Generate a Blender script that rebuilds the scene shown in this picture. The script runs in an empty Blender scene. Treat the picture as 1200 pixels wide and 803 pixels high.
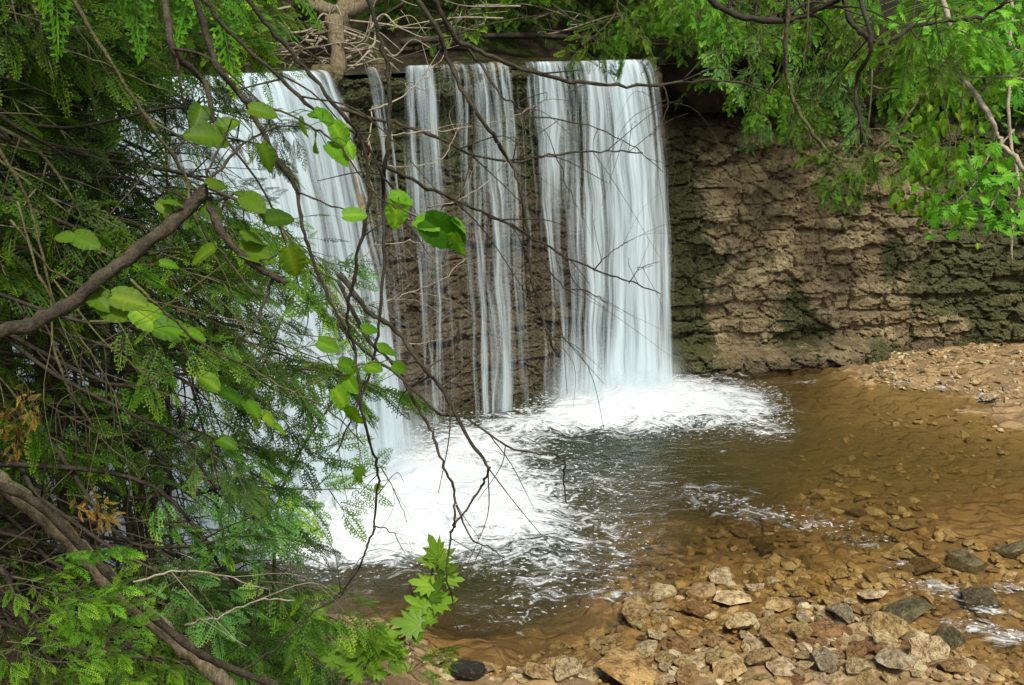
import bpy, bmesh, math, random
import numpy as np
from mathutils import Vector, Matrix

R = math.radians
rng = np.random.default_rng(11)
random.seed(5)
scene = bpy.context.scene
COL = scene.collection

# ------------------------------------------------------------------ camera
EYE = 6.0
PITCH = R(18.3)
F = 600 / math.tan(R(27.5))
SP, CP = math.sin(PITCH), math.cos(PITCH)

def ray(px, py):
    u = (px - 600) / F
    v = (401.5 - py) / F
    return np.array([u, CP + v * SP, -SP + v * CP])

def P(px, py, d):                       # point of the place seen at photo pixel, d metres deep
    return np.array([0, 0, EYE]) + ray(px, py) * d

def PZ(px, py, z=0.0):                  # point on a level plane
    r = ray(px, py)
    return np.array([0, 0, EYE]) + r * ((z - EYE) / r[2])

cam_data = bpy.data.cameras.new('camera')
cam_data.sensor_width = 36
cam_data.lens = 18 / math.tan(R(27.5))
cam_data.clip_start = 0.05
cam_data.clip_end = 2000
cam = bpy.data.objects.new('camera', cam_data)
cam.location = (0, 0, EYE)
cam.rotation_euler = (math.pi / 2 - PITCH, 0, 0)
COL.objects.link(cam)
scene.camera = cam

# ------------------------------------------------------------------ numpy noise
def _hash(ix, iy, seed):
    h = (ix.astype(np.int64) * 374761393 + iy.astype(np.int64) * 668265263 + seed * 974634077) & 0xFFFFFFFF
    h = ((h ^ (h >> 13)) * 1274126177) & 0xFFFFFFFF
    h = ((h ^ (h >> 16)) * 2246822519) & 0xFFFFFFFF
    return ((h ^ (h >> 15)) & 0xFFFFFF) / float(0xFFFFFF)

def vnoise(x, y, seed=0):
    x = np.asarray(x, float); y = np.asarray(y, float)
    ix, iy = np.floor(x), np.floor(y)
    fx, fy = x - ix, y - iy
    fx = fx * fx * (3 - 2 * fx); fy = fy * fy * (3 - 2 * fy)
    a = _hash(ix, iy, seed); b = _hash(ix + 1, iy, seed)
    c = _hash(ix, iy + 1, seed); d = _hash(ix + 1, iy + 1, seed)
    return (a * (1 - fx) + b * fx) * (1 - fy) + (c * (1 - fx) + d * fx) * fy

def fbm(x, y, seed=0, oct=4):
    s, a, n = 0, 1, 0
    for k in range(oct):
        s = s + a * vnoise(x * 2 ** k + 17.3 * k, y * 2 ** k - 9.1 * k, seed + k)
        n += a; a *= .5
    return s / n

def voronoi(x, y, seed=0, jit=.9):
    ix, iy = np.floor(x), np.floor(y)
    f1 = np.full(x.shape, 9.0); f2 = np.full(x.shape, 9.0); cid = np.zeros(x.shape)
    for dx in (-1, 0, 1):
        for dy in (-1, 0, 1):
            cx, cy = ix + dx, iy + dy
            px = cx + .5 + (_hash(cx, cy, seed) - .5) * jit
            py = cy + .5 + (_hash(cx, cy, seed + 7) - .5) * jit
            d = np.maximum(np.abs(x - px), np.abs(y - py)) * .6 + np.hypot(x - px, y - py) * .4
            r = _hash(cx, cy, seed + 13)
            near = d < f1
            f2 = np.where(near, f1, np.minimum(f2, d))
            cid = np.where(near, r, cid)
            f1 = np.where(near, d, f1)
    return f1, f2, cid

def sstep(a, b, x):
    t = np.clip((x - a) / (b - a), 0, 1)
    return t * t * (3 - 2 * t)

# ------------------------------------------------------------------ mesh helpers
class MB:
    def __init__(s):
        s.V, s.Q, s.M, s.n, s.T = [], [], [], 0, []
    def add(s, V, Q, mi=0, tint=None):
        V = np.asarray(V, float); Q = np.asarray(Q, int)
        if len(V) == 0 or len(Q) == 0: return
        s.V.append(V); s.Q.append(Q + s.n); s.M.append(np.full(len(Q), mi)); s.n += len(V)
        s.T.append(np.full(len(V), .5) if tint is None else np.broadcast_to(np.asarray(tint, float), (len(V),)))
    def arrays(s):
        return np.concatenate(s.V), np.concatenate(s.Q), np.concatenate(s.M), np.concatenate(s.T)
    def mesh(s, name, mats, smooth=False, tint=True):
        V, Q, M, T = s.arrays()
        return quad_mesh(name, V, Q, mats, M, smooth, {'tint': T} if tint else {})

def quad_mesh(name, V, Q, mats, M=None, smooth=False, attrs={}, uv=None):
    me = bpy.data.meshes.new(name)
    V = np.ascontiguousarray(V, dtype=np.float32); Q = np.ascontiguousarray(Q, dtype=np.int32)
    k = Q.shape[1]
    me.vertices.add(len(V)); me.vertices.foreach_set('co', V.ravel())
    me.loops.add(Q.size); me.loops.foreach_set('vertex_index', Q.ravel())
    me.polygons.add(len(Q))
    me.polygons.foreach_set('loop_start', np.arange(0, Q.size, k, dtype=np.int32))
    if M is not None: me.polygons.foreach_set('material_index', np.asarray(M, dtype=np.int32))
    me.polygons.foreach_set('use_smooth', np.full(len(Q), bool(smooth)))
    for m in (mats if isinstance(mats, (list, tuple)) else [mats]): me.materials.append(m)
    me.update(calc_edges=True); me.validate()
    for n, a in attrs.items():
        at = me.attributes.new(n, 'FLOAT', 'POINT')
        at.data.foreach_set('value', np.ascontiguousarray(a, dtype=np.float32).ravel())
    if uv is not None:
        l = me.uv_layers.new(name='UVMap')
        l.data.foreach_set('uv', np.ascontiguousarray(np.asarray(uv)[Q.ravel()], dtype=np.float32).ravel())
    return me

def grid_quads(nu, nv):
    i = np.arange(nu - 1)[:, None] * nv + np.arange(nv - 1)[None, :]
    i = i.ravel()
    return np.stack([i, i + nv, i + nv + 1, i + 1], 1)

def obj(name, me, parent=None, label=None, cat=None, group=None, kind=None, loc=None):
    o = bpy.data.objects.new(name, me)
    COL.objects.link(o)
    if loc is not None: o.location = loc
    if parent is not None: o.parent = parent
    return tag(o, label, cat, group, kind)

def tag(o, label=None, cat=None, group=None, kind=None):
    if label: o['label'] = label
    if cat: o['category'] = cat
    if group: o['group'] = group
    if kind: o['kind'] = kind
    return o

def empty(name, loc, label, cat, group=None):
    o = bpy.data.objects.new(name, None); COL.objects.link(o)
    o.location = loc; o.empty_display_size = .1
    return tag(o, label, cat, group)

def spline(pts, n=6):                   # Catmull-Rom through points (any dimension)
    p = np.asarray(pts, float)
    if len(p) < 3:
        return np.array([p[0] + (p[-1] - p[0]) * t for t in np.linspace(0, 1, n + 1)])
    q = np.vstack([2 * p[0] - p[1], p, 2 * p[-1] - p[-2]])
    out = []
    for i in range(1, len(q) - 2):
        for t in np.linspace(0, 1, n, endpoint=False):
            a, b, c, d = q[i - 1], q[i], q[i + 1], q[i + 2]
            out.append(.5 * ((2 * b) + (c - a) * t + (2 * a - 5 * b + 4 * c - d) * t * t + (3 * b - a - 3 * c + d) * t ** 3))
    out.append(p[-1])
    return np.array(out)

def tube(path, radii, sides=6, knob=0.0, seed=0):
    path = np.asarray(path, float); n = len(path)
    radii = np.broadcast_to(np.asarray(radii, float), (n,))
    T = np.gradient(path, axis=0)
    T /= np.linalg.norm(T, axis=1)[:, None] + 1e-9
    ref = np.array([0, 0, 1.0]) if abs(T[0, 2]) < .9 else np.array([1.0, 0, 0])
    nrm = np.cross(T[0], ref); nrm /= np.linalg.norm(nrm)
    V = []
    ang = np.linspace(0, 2 * np.pi, sides, endpoint=False)
    rr = np.random.default_rng(seed)
    for i in range(n):
        nrm = nrm - T[i] * nrm.dot(T[i]); nrm /= np.linalg.norm(nrm) + 1e-9
        b = np.cross(T[i], nrm)
        r = radii[i] * (1 + knob * (rr.random(sides) - .5))
        V.append(path[i] + (np.cos(ang) * r)[:, None] * nrm + (np.sin(ang) * r)[:, None] * b)
    V = np.vstack(V)
    Q = []
    for i in range(n - 1):
        for k in range(sides):
            k2 = (k + 1) % sides
            Q.append((i * sides + k, i * sides + k2, (i + 1) * sides + k2, (i + 1) * sides + k))
    c = len(V)
    V = np.vstack([V, path[0] - T[0] * radii[0] * .3, path[-1] + T[-1] * radii[-1] * .5])
    for k in range(0, sides, 2):        # end caps
        Q.append((c, (k + 2) % sides, (k + 1) % sides, k))
        e = (n - 1) * sides
        Q.append((c + 1, e + k, e + (k + 1) % sides, e + (k + 2) % sides))
    return V, np.array(Q)

# ------------------------------------------------------------------ node helpers
class NT:
    def __init__(s, name):
        s.m = bpy.data.materials.new(name); s.m.use_nodes = True
        s.t = s.m.node_tree; s.t.nodes.clear()
        s.out = s.t.nodes.new('ShaderNodeOutputMaterial')
    def n(s, typ, **kw):
        nd = s.t.nodes.new('ShaderNode' + typ)
        for k, v in kw.items():
            if k.startswith('_'): setattr(nd, k[1:], v)
            else:
                key = int(k[1:]) if k[0] == 'i' and k[1:].isdigit() else k.replace('__', ' ')
                if hasattr(v, 'is_linked') or hasattr(v, 'links'): s.t.links.new(v, nd.inputs[key])
                else: nd.inputs[key].default_value = v
        return nd
    def link(s, a, b): s.t.links.new(a, b)
    def math(s, op, a, b=0.0, c=0.0, clamp=False):
        nd = s.t.nodes.new('ShaderNodeMath'); nd.operation = op; nd.use_clamp = clamp
        for i, v in enumerate((a, b, c)):
            if isinstance(v, (int, float)): nd.inputs[i].default_value = v
            else: s.link(v, nd.inputs[i])
        return nd.outputs[0]
    def sst(s, x, a, b):
        nd = s.t.nodes.new('ShaderNodeMapRange'); nd.interpolation_type = 'SMOOTHSTEP'
        for i, v in enumerate((x, a, b, 0.0, 1.0)):
            if isinstance(v, (int, float)): nd.inputs[i].default_value = v
            else: s.link(v, nd.inputs[i])
        return nd.outputs[0]
    def mix(s, f, a, b, mode='MIX'):
        nd = s.t.nodes.new('ShaderNodeMix'); nd.data_type = 'RGBA'; nd.blend_type = mode
        for i, v in ((0, f), (6, a), (7, b)):
            if isinstance(v, tuple): nd.inputs[i].default_value = v if len(v) == 4 else v + (1,)
            elif isinstance(v, (int, float)): nd.inputs[i].default_value = v
            else: s.link(v, nd.inputs[i])
        return nd.outputs[2]
    def attr(s, name): return s.n('Attribute', _attribute_name=name).outputs['Fac']
    def obco(s, scale=(1, 1, 1), which='Object'):
        tc = s.n('TexCoord'); mp = s.n('Mapping'); mp.inputs['Scale'].default_value = scale
        s.link(tc.outputs[which], mp.inputs[0]); return mp.outputs[0]
    def noise(s, vec, scale, detail=4, rough=.55, dist=0.0):
        nd = s.n('TexNoise'); nd.inputs['Scale'].default_value = scale; nd.inputs['Detail'].default_value = detail
        nd.inputs['Roughness'].default_value = rough; nd.inputs['Distortion'].default_value = dist
        s.link(vec, nd.inputs['Vector']); return nd.outputs['Fac']
    def done(s, sh): s.link(sh, s.out.inputs['Surface']); return s.m
    def bump(s, h, strength, dist):
        nd = s.n('Bump'); nd.inputs['Strength'].default_value = strength; nd.inputs['Distance'].default_value = dist
        s.link(h, nd.inputs['Height']); return nd.outputs[0]
    def princ(s, col, rough=.8, normal=None, spec=.3):
        p = s.n('BsdfPrincipled')
        for key, v in (('Base Color', col), ('Roughness', rough), ('Specular IOR Level', spec)):
            if isinstance(v, tuple): p.inputs[key].default_value = v if len(v) == 4 else v + (1,)
            elif isinstance(v, (int, float)): p.inputs[key].default_value = v
            else: s.link(v, p.inputs[key])
        if normal is not None: s.link(normal, p.inputs['Normal'])
        return p.outputs[0]

def m_rock(name, c1, c2, c3, moss=True, wet=True, scale=1.0, tone=False):
    t = NT(name); co = t.obco()
    n1 = t.noise(co, 1.3 * scale, 5, .6); n2 = t.noise(co, 9 * scale, 6, .65); n3 = t.noise(co, 34 * scale, 4, .6)
    mp = t.obco((.6, .6, 6)); n4 = t.noise(mp, 1.6 * scale, 4, .6)
    c = t.mix(t.sst(n1, .38, .62), c1, c2)
    c = t.mix(t.sst(n4, .5, .72), c, c3)
    c = t.mix(t.math('MULTIPLY', t.sst(n2, .52, .3), .75), c, (c1[0] * .35, c1[1] * .33, c1[2] * .32))
    c = t.mix(t.math('MULTIPLY', t.sst(n3, .5, .72), .5), c, (.52, .43, .29))
    c = t.mix(t.math('MULTIPLY', t.sst(t.noise(co, 17 * scale, 4, .7), .46, .34), .55), c, (.06, .042, .022))
    rough = .85
    if tone:
        tn = t.attr('tone')
        c = t.mix(1.0, c, t.mix(tn, (.52, .47, .42), (1.22, 1.2, 1.12)), 'MULTIPLY')
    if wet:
        w = t.attr('wet')  # real wetness by the water, plus shade painted onto the upper wall
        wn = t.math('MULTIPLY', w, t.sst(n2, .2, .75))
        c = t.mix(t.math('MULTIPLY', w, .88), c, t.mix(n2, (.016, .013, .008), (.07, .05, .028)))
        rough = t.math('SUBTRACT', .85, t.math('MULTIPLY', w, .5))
    if moss:
        ms = t.attr('moss')
        mn = t.noise(co, 4.5 * scale, 7, .78, .6)
        mm = t.math('MULTIPLY', t.sst(t.math('ADD', t.math('MULTIPLY', ms, .42), t.math('ADD', t.math('MULTIPLY', n2, .6), t.math('MULTIPLY', mn, 1.1))), .95, 1.20), .9)
        c = t.mix(mm, c, t.mix(t.sst(n3, .3, .7), (.010, .013, .004), (.060, .075, .012)))
    h = t.math('ADD', t.math('MULTIPLY', n2, 1.0), t.math('MULTIPLY', n3, .45))
    return t.done(t.princ(c, rough, t.bump(h, 1.0, .09 / scale), .35))

def m_leaf(name, dark, mid, tip, trans=.35, rough=.5, sat=1.0):
    t = NT(name)
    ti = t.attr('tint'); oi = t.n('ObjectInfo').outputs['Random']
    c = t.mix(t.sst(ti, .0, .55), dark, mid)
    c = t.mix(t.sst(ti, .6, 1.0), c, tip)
    hs = t.n('HueSaturation'); hs.inputs['Saturation'].default_value = sat
    t.link(t.math('MULTIPLY_ADD', oi, .7, .65), hs.inputs['Value'])
    t.link(t.math('MULTIPLY_ADD', oi, .03, .485), hs.inputs['Hue'])
    t.link(c, hs.inputs['Color']); c = hs.outputs[0]
    p = t.n('BsdfPrincipled'); t.link(c, p.inputs['Base Color'])
    p.inputs['Roughness'].default_value = rough; p.inputs['Specular IOR Level'].default_value = .16
    tr = t.n('BsdfTranslucent')
    t.link(t.mix(.6, c, (1.6, 1.5, .4), 'MULTIPLY'), tr.inputs['Color'])
    mx = t.n('MixShader'); mx.inputs[0].default_value = trans
    t.link(p.outputs[0], mx.inputs[1]); t.link(tr.outputs[0], mx.inputs[2])
    return t.done(mx.outputs[0])

def m_bark(name, c1, c2, moss=.0, scale=1.0, stretch=(3, 3, 3)):
    t = NT(name); co = t.obco(stretch)
    n1 = t.noise(co, 5 * scale, 6, .65); n2 = t.noise(co, 26 * scale, 4, .6)
    c = t.mix(t.sst(n1, .3, .7), c1, c2)
    c = t.mix(t.math('MULTIPLY', t.sst(n2, .5, .35), .6), c, (c1[0] * .4, c1[1] * .4, c1[2] * .4))
    if moss > 0:
        c = t.mix(t.math('MULTIPLY', t.sst(t.noise(co, 2.2 * scale, 3), .5, .65), moss), c, (.05, .07, .015))
    h = t.math('ADD', n1, t.math('MULTIPLY', n2, .6))
    return t.done(t.princ(c, .85, t.bump(h, .8, .012), .25))

MAT = {}
MAT['cliff'] = m_rock('cliff rock', (.22, .175, .095), (.45, .375, .225), (.26, .205, .11), tone=True)
MAT['earth'] = m_rock('forest earth', (.05, .035, .02), (.09, .062, .036), (.035, .026, .016), wet=False)
MAT['cedar_dark'] = m_leaf('dark cedar foliage', (.006, .016, .002), (.034, .082, .005), (.18, .29, .016), .42)  # darker cedar green, with shade among the boughs put into the colour
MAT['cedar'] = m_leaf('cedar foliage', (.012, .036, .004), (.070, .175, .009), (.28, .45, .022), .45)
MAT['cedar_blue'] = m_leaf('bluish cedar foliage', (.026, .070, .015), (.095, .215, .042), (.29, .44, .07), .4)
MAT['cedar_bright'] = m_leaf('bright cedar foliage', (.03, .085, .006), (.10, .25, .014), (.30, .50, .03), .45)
MAT['dead_spray'] = m_leaf('dead cedar foliage', (.10, .055, .012), (.22, .13, .025), (.32, .2, .04), .3)
MAT['broadleaf'] = m_leaf('broad green leaf', (.04, .12, .006), (.11, .25, .012), (.28, .44, .03), .5, .5)
MAT['maple'] = m_leaf('maple leaf', (.045, .14, .010), (.11, .25, .016), (.28, .44, .04), .45, .45)
MAT['sapling'] = m_leaf('sapling leaf', (.09, .23, .02), (.17, .37, .03), (.30, .54, .05), .35, .45)  # maple leaf with its colour lightened to offset the shade on the sapling
MAT['bark_dark'] = m_bark('dark bark', (.016, .013, .008), (.042, .034, .022))
MAT['bark_limb'] = m_bark('limb bark', (.022, .018, .011), (.068, .054, .034), scale=2)
MAT['bark_green'] = m_bark('greenish twig bark', (.045, .042, .018), (.115, .105, .045))
MAT['bark_pale'] = m_bark('bleached twig bark', (.19, .155, .11), (.36, .31, .235))
MAT['bark_log'] = m_bark('weathered log bark', (.085, .066, .038), (.23, .185, .12), moss=.5, scale=2.5, stretch=(6, 1.2, 2))
# ------------------------------------------------------------------ projection used for authoring the map of the pool
def proj(X, Y, Z):
    z = np.asarray(Z, float) - EYE
    d = Y * CP - z * SP
    d = np.where(np.abs(d) < .05, .05, d)
    u = X / d; v = (Y * SP + z * CP) / d
    return 600 + u * F, 401.5 - v * F, d

def px_blobs(px, py, blobs):
    d = np.zeros(px.shape)
    for cx, cy, a, b, amp in blobs:
        q = ((px - cx) / a) ** 2 + ((py - cy) / b) ** 2
        d = d + amp * np.exp(-q ** 1.08)
    return d
# ------------------------------------------------------------------ cliff (amphitheatre wall)
WALL = np.array([(-11, 3.5), (-9.5, 5.3), (-7.4, 7.0), (-5.7, 8.9), (-4.3, 10.7), (-3.1, 12.25), (-1.9, 13.7), (-.5, 14.85), (.9, 15.65),
                 (2.2, 16.3), (3.4, 16.75), (5.2, 17.05), (7.2, 17.45), (9.4, 17.6), (12, 17.2), (15, 15.8), (18, 13), (20, 9)], float)
wp = spline(WALL, 60)
wl = np.concatenate([[0], np.cumsum(np.hypot(*np.diff(wp, axis=0).T))])
LW = wl[-1]
def wall_at(s):
    x = np.interp(s, wl, wp[:, 0]); y = np.interp(s, wl, wp[:, 1])
    tx = np.interp(s + .3, wl, wp[:, 0]) - np.interp(s - .3, wl, wp[:, 0])
    ty = np.interp(s + .3, wl, wp[:, 1]) - np.interp(s - .3, wl, wp[:, 1])
    l = np.hypot(tx, ty); return x, y, ty / l, -tx / l
def s_of_x(x): return float(np.interp(x, wp[:1000, 0], wl[:1000]))
S_END = s_of_x(2.35)                     # where the falls end and the dry cliff begins
ZT = 5.28
BOULDERS = []

def cliff_disp(s, z):
    x = np.interp(s, wl, wp[:, 0])
    dry = sstep(S_END - .1, S_END + .9, s)
    # bedding layers of uneven thickness
    zz = z + .10 * (fbm(s * .35, z * .6, 3) - .5) * 2
    lay = np.cumsum(np.random.default_rng(4).uniform(.10, .42, 40)) - .9
    li = np.searchsorted(lay, zz.ravel()).reshape(zz.shape)
    lr = _hash(li, np.zeros_like(li), 5)
    d = (lr - .5) * .12 * (.4 + vnoise(s * .5, li * 3.1, 8))
    # jointed blocks
    f1, f2, cid = voronoi(s / .62 + .3 * vnoise(s * 2, z * 2, 2), zz / .30 + .25 * vnoise(s * 2, z * 2, 9), 21)
    d = d + (cid - .5) * .13
    tone_ = cid * .55
    cr = f2 - f1
    d = d - .11 * (1 - sstep(.0, .08, cr))
    f1, f2, c2 = voronoi(s / .25 + .2 * vnoise(s * 5, z * 5, 12), zz / .135, 33)
    d = d + (c2 - .5) * .075 - .035 * (1 - sstep(0, .12, f2 - f1))
    d = d + (fbm(s * .6, z * .4, 40, 3) - .5) * .25 + (fbm(s * 5, z * 5, 44, 3) - .5) * .10
    tone_ = tone_ + c2 * .45
    d = d * (.55 + .45 * dry)
    d = d - .05 * z * dry
    d = d + dry * .38 * (1 - sstep(.34, .46, z + .25 * (vnoise(s * 1.3, z * 0, 60) - .5))) * (1 - sstep(6.2, 7.5, x))
    und = 4.05 + .7 * (fbm(s * .5, s * 0, 71, 3) - .5)
    d = d - dry * .75 * sstep(und, und + .5, z) - dry * .10 * sstep(3.2, 3.4, z + (vnoise(s, s * 0, 77) - .5))
    d = d + (1 - dry) * (.22 * sstep(4.7, 5.0, z) - .1)
    return d, tone_

sv = np.concatenate([np.arange(0, s_of_x(-6), .12), np.arange(s_of_x(-6), s_of_x(11.5), .032), np.arange(s_of_x(11.5), LW, .12)])
zv = np.arange(-1.3, ZT + .001, .032)
S, Z = np.meshgrid(sv, zv, indexing='ij')
x, y, nx, ny = wall_at(S)
D, TN = cliff_disp(S, Z)
CX, CY = x + nx * D, y + ny * D
ZJ = Z + .012 * (vnoise(S * 9, Z * 9, 90) - .5) + sstep(4.9, 5.28, Z) * .22 * (fbm(S * 1.8, S * 0, 91, 3) - .55)
wet = np.clip(1 - sstep(S_END - .2, S_END + 1.6, S) + .0, 0, 1)
wet = np.maximum(wet, (1 - sstep(.0, .5, Z)) * .8)
wet = np.maximum(wet, np.clip(px_blobs(*proj(CX, CY, Z)[:2], [(1130, 300, 90, 90, .5), (900, 140, 220, 40, .7), (1100, 170, 110, 60, .6), (790, 250, 40, 170, .5)]), 0, .7) * (.4 + fbm(S * 1.5, Z * 1.5, 119)))  # dark staining, and shade of the upper wall painted into the colour
MOSS = [(990, 225, 20, 42, 1.0), (940, 388, 36, 30, 1.0), (925, 345, 22, 22, .7), (1125, 300, 62, 50, .9), (1110, 340, 55, 30, .9), (1175, 270, 45, 80, .9), (800, 300, 25, 70, .5),
        (812, 400, 22, 34, .6), (790, 220, 18, 60, .5), (900, 300, 12, 18, .8), (1045, 300, 12, 24, .8), (1000, 140, 60, 20, .5), (880, 180, 40, 16, .5), (1160, 350, 60, 30, .8)]
falls_moss = (1 - sstep(S_END - .3, S_END, S)) * sstep(1.5, 5.0, Z) * .95
mo = falls_moss + .75 * np.exp(-((S - S_END - .75) / .55) ** 2) * (.5 + .5 * fbm(S * 2, Z * .7, 97)) \
    + .85 * sstep(.50, .66, fbm(S * .9, Z * .55, 101, 4)) * .9 * sstep(S_END, S_END + 1, S)\
    + px_blobs(*proj(CX, CY, Z)[:2], MOSS) * (.55 + .9 * fbm(S * 2.2, Z * 1.5, 111, 4))
mo = np.clip(mo, 0, 1)
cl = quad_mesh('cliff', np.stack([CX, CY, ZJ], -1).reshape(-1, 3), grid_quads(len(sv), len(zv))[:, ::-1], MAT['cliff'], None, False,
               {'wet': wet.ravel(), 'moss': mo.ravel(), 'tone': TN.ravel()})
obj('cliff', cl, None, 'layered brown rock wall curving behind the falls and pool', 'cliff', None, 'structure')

# ------------------------------------------------------------------ lower ground: pool bed, gravel shore, near bank
CTRL = [(500, 600, -1.0), (420, 600, -1.0), (600, 560, -.95), (700, 520, -.9), (780, 480, -.9), (640, 640, -.8), (560, 690, -.6),
        (850, 560, -.5), (900, 500, -.42), (1000, 520, -.26), (1100, 540, -.2), (1190, 560, -.17), (1000, 470, -.14), (950, 447, -.1),
        (1015, 440, .02), (1100, 440, .08), (1190, 430, .16), (1195, 478, .08), (1150, 472, -.01), (1060, 462, -.02), (800, 620, -.26), (740, 680, -.12),
        (640, 740, -.22), (560, 765, -.1), (540, 796, .05), (700, 762, -.06), (780, 715, -.03), (860, 700, -.04), (900, 750, -.02),
        (950, 780, .05), (1000, 780, .07), (1080, 790, .08), (1040, 750, .0), (1150, 720, -.1), (1190, 750, -.12), (1100, 660, -.1),
        (1180, 650, -.05), (800, 800, .03), (650, 800, .05), (450, 790, .2), (400, 750, .15), (380, 690, -.4), (950, 640, -.16), (1000, 600, -.17),
        (900, 660, -.08), (860, 625, -.14), (1050, 700, -.06), (760, 640, -.2), (1300, 560, -.15), (1400, 700, -.2), (1300, 420, .2)]
cp = np.array([list(PZ(a, b)[:2]) + [c] for a, b, c in CTRL])
def ground_z(X, Y):
    X = np.asarray(X, float); Y = np.asarray(Y, float)
    num = np.zeros(X.shape); den = np.zeros(X.shape)
    for a, b, c in cp:
        w = 1 / (((X - a) ** 2 + (Y - b) ** 2) + .04) ** 1.6
        num += w * c; den += w
    z = num / den
    nx_, ny_ = -.62, -.785              # left bank: outward normal of the shore line
    d1 = (X + .5) * nx_ + (Y - 7.75) * ny_
    d1 = np.maximum(d1, -50) 
    d2 = (7.15 - .45 * np.maximum(X - 2.5, 0)) - Y
    rise = .60 * np.maximum(d1, 0) * sstep(3.0, -.5, X) + 0
    rise = np.maximum(rise, .62 * np.maximum(d2, 0))
    rise = np.minimum(rise, 4.3 + .05 * np.maximum(d2, 0))
    rise = rise + .75 * np.maximum(-X - 4.8, 0) * sstep(10.5, 7.0, Y)
    return z + rise

gx = np.arange(-13, 20, .075); gy = np.arange(-8, 20, .075)
GX, GY = np.meshgrid(gx, gy, indexing='ij')
GZ = ground_z(GX, GY)
bankm = sstep(.25, .7, GZ)
f1, f2, c1 = voronoi(GX / .26, GY / .2, 5)
f1b, f2b, c2 = voronoi(GX / .12, GY / .1, 15)
GZ = GZ + (c1 - .5) * .07 * sstep(.02, .2, f2 - f1) * (1 - bankm) + (c2 - .5) * .03 + (fbm(GX * 1.5, GY * 1.5, 7) - .5) * .16 * (.4 + bankm)
t = NT('stream bed stone'); co = t.obco()
n1 = t.noise(co, 1.1, 4); n2 = t.noise(co, 6, 5, .6); n3 = t.noise(co, 30, 3)
vw = t.n('TexNoise', Scale=2.2, Detail=3.0); t.link(co, vw.inputs['Vector']); va = t.n('VectorMath', _operation='MULTIPLY_ADD'); t.link(vw.outputs['Color'], va.inputs[0]); va.inputs[1].default_value = (.55, .55, 0); t.link(t.obco((.8, 1.3, 1)), va.inputs[2])
vo = t.n('TexVoronoi', Scale=4.2); t.link(va.outputs[0], vo.inputs['Vector'])
stone = t.mix(t.sst(n2, .3, .7), (.10, .07, .03), (.27, .20, .10))
bw = t.n('RGBToBW'); t.link(vo.outputs['Color'], bw.inputs[0])
stone = t.mix(.6, stone, bw.outputs[0], 'OVERLAY')
hsv = t.n('HueSaturation', Saturation=.9); t.link(stone, hsv.inputs['Color'])
vd = t.sst(vo.outputs['Distance'], .62, .35)
stone = t.mix(t.math('MULTIPLY', t.sst(vo.outputs['Distance'], .40, .66), .4), t.mix(.75, stone, (.25, .16, .075)), (.03, .02, .01))
silt = t.mix(n2, (.12, .09, .036), (.20, .15, .066))
c = t.mix(t.sst(t.math('ADD', t.attr('silt'), t.math('MULTIPLY', t.math('SUBTRACT', n1, .5), .9)), .35, .65), stone, silt)
soil = t.mix(n2, (.045, .028, .014), (.15, .085, .042))
soil = t.mix(t.math('MULTIPLY', t.sst(n1, .52, .62), .7), soil, (.03, .045, .01))
c = t.mix(t.attr('bank'), c, soil)
c = t.mix(t.math('MULTIPLY', t.sst(n3, .5, .7), .3), c, (.36, .27, .16))
m_bed = t.done(t.princ(c, .8, t.bump(t.math('ADD', t.math('MULTIPLY', n2, .6), t.math('MULTIPLY', vd, .8)), .8, .05), .3))
silt = np.maximum(sstep(-.13, -.3, GZ) * .85, .8 * sstep(10.6, 11.6, GY - .25 * (GX - 3)) * sstep(.05, -.05, GZ))
obj('stream_bed', quad_mesh('stream_bed', np.stack([GX, GY, GZ], -1).reshape(-1, 3), grid_quads(len(gx), len(gy)), m_bed, None, True,
    {'silt': silt.ravel(), 'bank': bankm.ravel()}), None, 'brown stony bed of the pool and its banks', 'ground', None, 'structure')

# ------------------------------------------------------------------ upper ground behind the lip
def upper_z(s, d):
    dry = sstep(S_END - .1, S_END + .8, s)
    ch = 5.2 + .55 * np.maximum(d - (2.6 + .8 * np.sin(s * .7)), 0)
    bk = 5.75 + .45 * d + .5 * (fbm(s * .6, d * .6, 200) - .5)
    z = ch * (1 - dry) + bk * dry
    z = z + (fbm(s * 1.4, d * 1.4, 210) - .5) * .5 * sstep(2.5, 4, d) 
    return np.minimum(z, 13 + .03 * d)
su = np.linspace(0, LW, 900)
rows = [(1.0, 4.45), (.7, 4.52), (.45, 4.6), (.2, 4.64), (.0, 4.7), (-.12, 4.8), (-.18, 4.92), (-.17, 5.05), (-.14, 5.18), (-.12, 5.3)]
dd = np.concatenate([[.02, .2, .45, .8, 1.2, 1.7], np.linspace(2.2, 16, 50), np.array([20, 30, 60, 150, 400])])
CEN = np.array([1.5, 5.0])
ux, uy, unx, uny = wall_at(su)
rx, ry = ux - CEN[0], uy - CEN[1]; rl = np.hypot(rx, ry); rx /= rl; ry /= rl
dryu = sstep(S_END - .1, S_END + .8, su)
V = []
for d, z in rows:
    dw = d * dryu + (1 - dryu) * (.55 if d > .1 else .2)
    zw = z * dryu + (1 - dryu) * (5.0 + (z - 4.45) * .22)
    jit = (.45 * (fbm(su * 1.6, su * 0 + z * 3, 220, 4) - .5) + .25 * (fbm(su * 7, su * 0 + z * 9, 225, 3) - .5)) * dryu
    V.append(np.stack([ux + rx * (dw + jit), uy + ry * (dw + jit), zw + jit], -1))
for d in dd:
    V.append(np.stack([ux + rx * d, uy + ry * d, upper_z(su, np.full_like(su, d))], -1))
V = np.array(V).transpose(1, 0, 2)
t = NT('forest floor'); co = t.obco(); n2 = t.noise(co, 5, 6, .65); n1 = t.noise(co, 1.2, 3); n3 = t.noise(co, 40, 3)
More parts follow.
